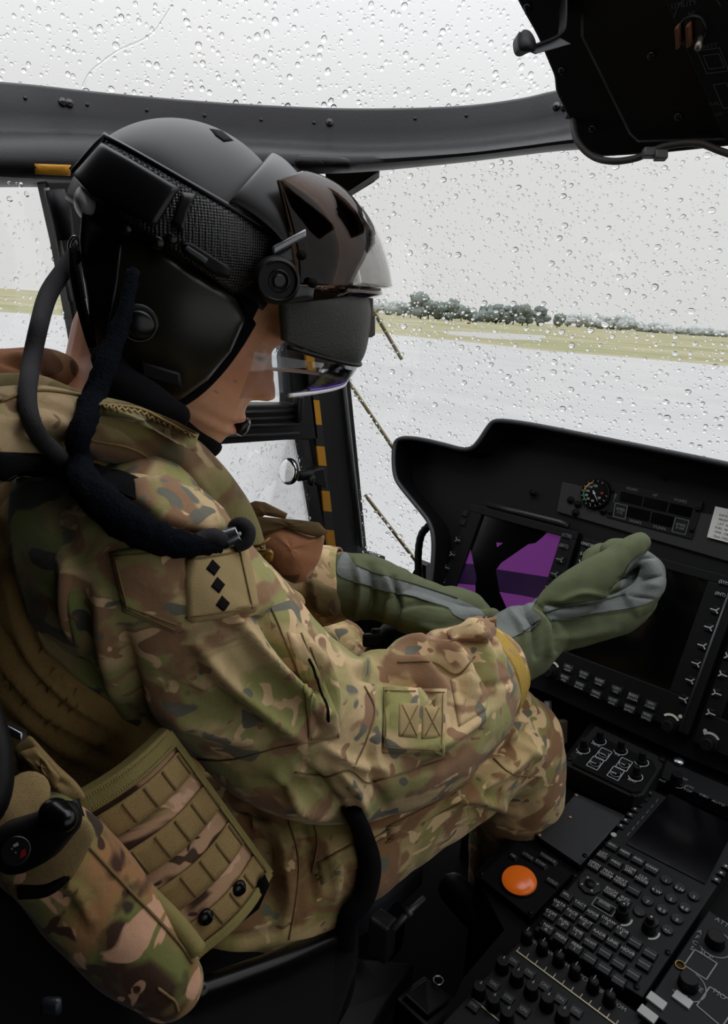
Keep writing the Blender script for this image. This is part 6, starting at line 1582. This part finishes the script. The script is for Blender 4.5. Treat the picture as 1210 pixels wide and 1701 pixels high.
# harness: straps, buckle and ring at the left edge
t = thing('harness_buckle', P(70, 1390, .42), 'black harness release buckle with a small red and white dial at the lower left edge', 'buckle')
mb = MB(); limb(mb, [(30, 1405, .43, 44), (70, 1388, .425, 40), (104, 1362, .42, 31)], 6, 24); mb.build('buckle_body', BLK_RUB, t)
mb = MB(); limb(mb, [(90, 1352, .415, 26), (108, 1362, .41, 20)], 4, 20); mb.build('release_knob', BLK_GLOSS, t)
c = P(26, 1414, .39); ax = (CAM-c).normalized(); mb = MB(); mb.disc(c, ax, .0075, .003, 28); mb.build('dial', BLK_GLOSS, t, bevel=.0006)
mb = MB(); mb.add([c+ax*.0034+XC*a+YC*b_ for a, b_ in ((.0022, -.004), (.0055, -.002), (.0052, .0015), (.003, .0005))], [(0, 1, 2, 3)]); mb.build('red_mark', RED, t, smooth=False)
mb = MB()
for a, b_ in ((-.004, -.001), (-.001, .002), (-.002, -.003)): mb.add([c+ax*.0034+XC*(a+i)+YC*(b_+j) for i, j in ((0, 0), (.0026, .001), (.0022, .0028), (-.0004, .0014))], [(0, 1, 2, 3)])
mb.build('white_mark', PRINT, t, smooth=False)
t = tag(limb(MB(), [(-30, 1395, .44, 40), (10, 1350, .445, 40), (46, 1318, .455, 36)], 6, 20, flat=.25, up=-FW).build('shoulder_strap', TANW), 'tan woven harness strap above the black buckle', 'strap', 'tan harness straps')
t = tag(limb(MB(), [(44, 1462, .445, 40), (90, 1430, .44, 40), (122, 1386, .44, 34)], 6, 20, flat=.3, up=-FW).build('lap_strap', TANW), 'tan woven harness strap looped below the black buckle', 'strap', 'tan harness straps')
mb = MB(); q = cr([(120, 1330, .452, 0), (132, 1380, .448, 0), (118, 1440, .442, 0), (80, 1476, .44, 0), (34, 1482, .44, 0)], 7); mb.tube([P(a, b_, c) for a, b_, c, _ in q], .0042, 10)
tag(mb.build('strap_ring', BLK_RUB), 'black curved ring around the lower tan strap', 'ring')
t = tag(puffy([(20, 1240), (48, 1216), (96, 1270), (130, 1300), (150, 1330), (124, 1348), (70, 1330), (36, 1300)], .50, .008, 'side_adjuster_strap', TANW, None), 'olive side adjuster strap with coarse weave below the knitted shirt', 'strap')
puffy([(30, 1250), (60, 1240), (100, 1290), (92, 1310), (50, 1280)], .490, .006, 'coarse_weave', OLIVEW, t)
mb = MB(); mb.box(P(26, 1215, .485), XC*.006+YC*-.003, YC*.003, FW*.004); mb.build('metal_tip', SILVER, t, bevel=.001)
t = thing('armrest', P(-10, 1290, .40), 'black curved seat arm at the left edge of the photo', 'seat arm')
mb = MB(); limb(mb, [(-30, 1180, .41, 30), (-14, 1260, .405, 34), (-22, 1330, .40, 36), (-60, 1370, .40, 36)], 6, 20); mb.build('arm_padding', BLK_RUB, t)

# ------------------------------------------------------------------ seat
t = thing('pilot_seat', P(280, 1600, .6), 'black armoured pilot seat under the camouflage trousers', 'seat')
mb = MB(); mb.prism([P(-120, 1480, .44), P(60, 1500, .47), P(240, 1690, .52), P(330, 1625, .56), P(480, 1575, .64), P(560, 1540, .69), P(600, 1600, .66), P(560, 1720, .60), P(300, 1900, .50), P(-120, 1900, .42)], (FW*.9+_Z*.0)*.08); mb.build('seat_pan', BLK_MATT, t, smooth=False, bevel=.006)
mb = MB(); q = cr([(320, 1648, .545, 0), (400, 1620, .58, 0), (480, 1590, .62, 0), (560, 1552, .67, 0)], 6); mb.tube([P(a, b_, c) for a, b_, c, _ in q], .009, 14); mb.build('seat_rail', BLK_GLOSS, t)
mb = MB(); mb.prism([V((-.86, .12, .42)), V((-.40, .12, .42)), V((-.40, .10, 1.05)), V((-.86, .10, 1.05))], V((0, -.06, 0))); mb.build('backrest', BLK_MATT, t, smooth=False, bevel=.01)
mb = MB(); mb.prism([V((-.86, .12, .36)), V((-.42, .12, .36)), V((-.42, .62, .38)), V((-.86, .62, .38))], V((0, 0, .07))); mb.build('cushion', BLK_MATT, t, smooth=False, bevel=.015)
mb = MB(); mb.box(P(85, 1672, .42), XC*.006, YC*.005, FW*.003); mb.build('seat_highlight', mat('highlight_grey', (30, 33, 40), .4), t, bevel=.0025)  # added block, its bluish grey standing in for a soft highlight
# hose from under the sleeve down to the floor
t = thing('breathing_hose', P(600, 1450, .72), 'black flexible hose hanging from beneath the elbow down beside the seat', 'hose')
mb = MB(); c_, r_ = drape(TD, [(588, 1350, 15), (606, 1395, 17), (616, 1440, 18), (606, 1490, 18), (580, 1524, 18, .66), (574, 1580, 18, .68), (570, 1640, 19, .70), (545, 1690, 20, .70), (500, 1740, 20, .70)], .66, 7)
mb.tube(c_, r_, 16); mb.build('hose_sleeve', CLOTHBLK, t)
mb = MB(); limb(mb, [(530, 1530, .70, 11), (560, 1528, .69, 12), (590, 1512, .69, 12)], 5, 12); mb.build('hose_branch', CLOTHBLK, t)
mb = MB(); mb.tube([P(585, 1350, .695), P(600, 1362, .69)], .014, 16); mb.build('hose_collar', BLK_GLOSS, t)

# ------------------------------------------------------------------ things in the dark beside the console
tag(MB().quadslab([V((-2.2, -.7, 0)), V((1.6, -.7, 0)), V((1.6, 1.5, 0)), V((-2.2, 1.5, 0))], Zn, .05).build('floor', mat('cockpit_floor', (5, 5, 6), .8, spec=.05), smooth=False), 'dark cockpit floor', 'floor', kind='structure')
tag(MB().quadslab([V((-1.15, -.62, 1.60)), V((-1.15, .30, 1.60)), V((1.2, .30, 1.60)), V((1.2, -.62, 1.60))], -Zn, .04).build('ceiling_rear', BLK_MATT, smooth=False), 'dark cabin roof above the camera', 'ceiling', kind='structure')
tag(MB().quadslab([V((.12, .30, 1.58)), V((.12, 1.05, 1.50)), V((1.2, 1.05, 1.50)), V((1.2, .30, 1.58))], -Zn, .04).build('ceiling_right', BLK_MATT, smooth=False), 'dark cabin roof on the right hand side', 'ceiling', kind='structure')
tag(MB().quadslab([V((1.1, -.62, 0)), V((1.1, 1.7, 0)), V((1.1, 1.7, .52)), V((1.1, -.62, .52))], V((-1, 0, 0)), .04).build('wall_right', BLK_MATT, smooth=False), 'dark lower right door', 'wall', kind='structure')
tag(MB().quadslab([V((-1.15, -.62, 0)), V((-1.15, .18, 0)), V((-1.15, .18, 1.6)), V((-1.15, -.62, 1.6))], V((1, 0, 0)), .04).build('wall_left.001', BLK_MATT, smooth=False), 'dark left rear side wall', 'wall', kind='structure')
tag(MB().quadslab([V((-.70, 1.20, 0)), V((1.1, 1.20, 0)), V((1.1, 1.20, .66)), V((-.70, 1.20, .66))], V((0, -1, 0)), .03).build('wall_front', BLK_MATT, smooth=False), 'dark bulkhead below the instrument panel', 'wall', kind='structure')
tag(MB().quadslab([V((-1.3, -.62, 0)), V((1.3, -.62, 0)), V((1.3, -.62, 1.62)), V((-1.3, -.62, 1.62))], V((0, 1, 0)), .04).build('wall_rear', BLK_MATT, smooth=False), 'dark rear bulkhead behind the camera', 'wall', kind='structure')
t = thing('console_side_tube', P(790, 1510, .90), 'black padded cylinder lying beside the orange lens panel', 'tube')
mb = MB(); limb(mb, [(755, 1478, .92, 26), (795, 1520, .89, 28), (826, 1552, .865, 30)], 5, 24); mb.build('tube_body', BLK_RUB, t)
mb = MB(); d = (P(830, 1556, .86)-P(760, 1480, .92)).normalized(); mb.disc(P(824, 1550, .866), d, .028, .012, 30, .029); mb.build('end_cap', BLK_RUB, t, bevel=.003)
t = thing('seat_control_lever', P(665, 1520, .80), 'small black lever box beside the seat with a thin handle', 'lever')
mb = MB(); mb.prism([P(612, 1522, .80), P(632, 1506, .82), P(662, 1524, .82), P(645, 1545, .80)], -Zn*.05); mb.build('lever_box', mat('dull_grey', (16, 17, 18), .55), t, smooth=False, bevel=.003)
mb = MB(); mb.tube([P(652, 1544, .79), P(678, 1516, .80), P(704, 1492, .82)], [.004, .0035, .003], 10); mb.build('lever_handle', TRIMGREY, t)
mb = MB(); mb.tube([P(676, 1519, .798), P(682, 1512, .80)], .005, 10); mb.build('lever_collar', TRIMGREY, t)
t = thing('floor_equipment_box', P(705, 1660, .85), 'low black equipment box on the floor at the bottom of the photo', 'box')
mb = MB(); mb.prism([P(655, 1655, .86), P(705, 1618, .90), P(770, 1668, .88), P(716, 1712, .84)], -Zn*.06); mb.build('box_body', mat('box_dark', (11, 11, 12), .6), t, smooth=False, bevel=.004)
mb = MB(); mb.prism([P(672, 1655, .855), P(706, 1630, .885), P(748, 1664, .87), P(712, 1692, .845)], Zn*.004); mb.build('box_lid', mat('lid_dark', (15, 15, 16), .5), t, smooth=False, bevel=.002)
mb = MB(); c = P(728, 1636, .88); mb.tube([c+(V((1, 0, 0))*cos(i*.42)+V((0, 1, 0))*sin(i*.42))*.006+Zn*.006 for i in range(15)], .0016, 6, closed=True); mb.build('box_eyelet', SILVER, t)
t = MB(); t.prism([P(468, 1650, .74), P(545, 1580, .82), P(600, 1590, .84), P(690, 1600, .88), P(650, 1650, .84), P(610, 1720, .78), P(470, 1720, .72)], -Zn*.03)
tag(t.build('floor_plate', mat('plate_grey', (18, 19, 20), .55), smooth=False, bevel=.003), 'dull grey metal floor plate beside the seat base', 'plate')
t = MB(); t.prism([P(545, 1520, .80), P(590, 1480, .86), P(690, 1420, .98), P(705, 1440, .97), P(640, 1500, .88), P(560, 1545, .79)], -Zn*.03)
tag(t.build('seat_side_plate', mat('plate_light', (46, 48, 52), .45), smooth=False, bevel=.003), 'pale grey plate glimpsed between the thigh and the hose', 'plate')
t = MB(); limb(t, [(395, 1700, .68, 8), (450, 1668, .70, 10), (495, 1645, .72, 10)], 4, 12)
tag(t.build('seat_adjust_handle', mat('handle_worn', (78, 80, 82), .3, metal=.5)), 'short worn grey handle at the bottom beside the seat', 'handle')
mb = MB()
t = thing('pedal_assembly', P(920, 1210, 1.15), 'dim metal linkage under the instrument panel behind the knee', 'linkage')
mb.tube([P(910, 1165, 1.15), P(913, 1205, 1.15), V((P(913, 1205, 1.15).x, P(913, 1205, 1.15).y, .0))], .006, 10); mb.build('link_rod', TRIMGREY, t)
mb = MB(); mb.box(P(934, 1215, 1.15), XC*.008, YC*.018, FW*.006); mb.build('link_bracket', mat('tan_bracket', (92, 78, 62), .6), t, bevel=.002)
for o in list(bpy.data.objects):
    if o.type == 'MESH' and o.parent is None and o.name.startswith('tmp'): bpy.data.objects.remove(o)
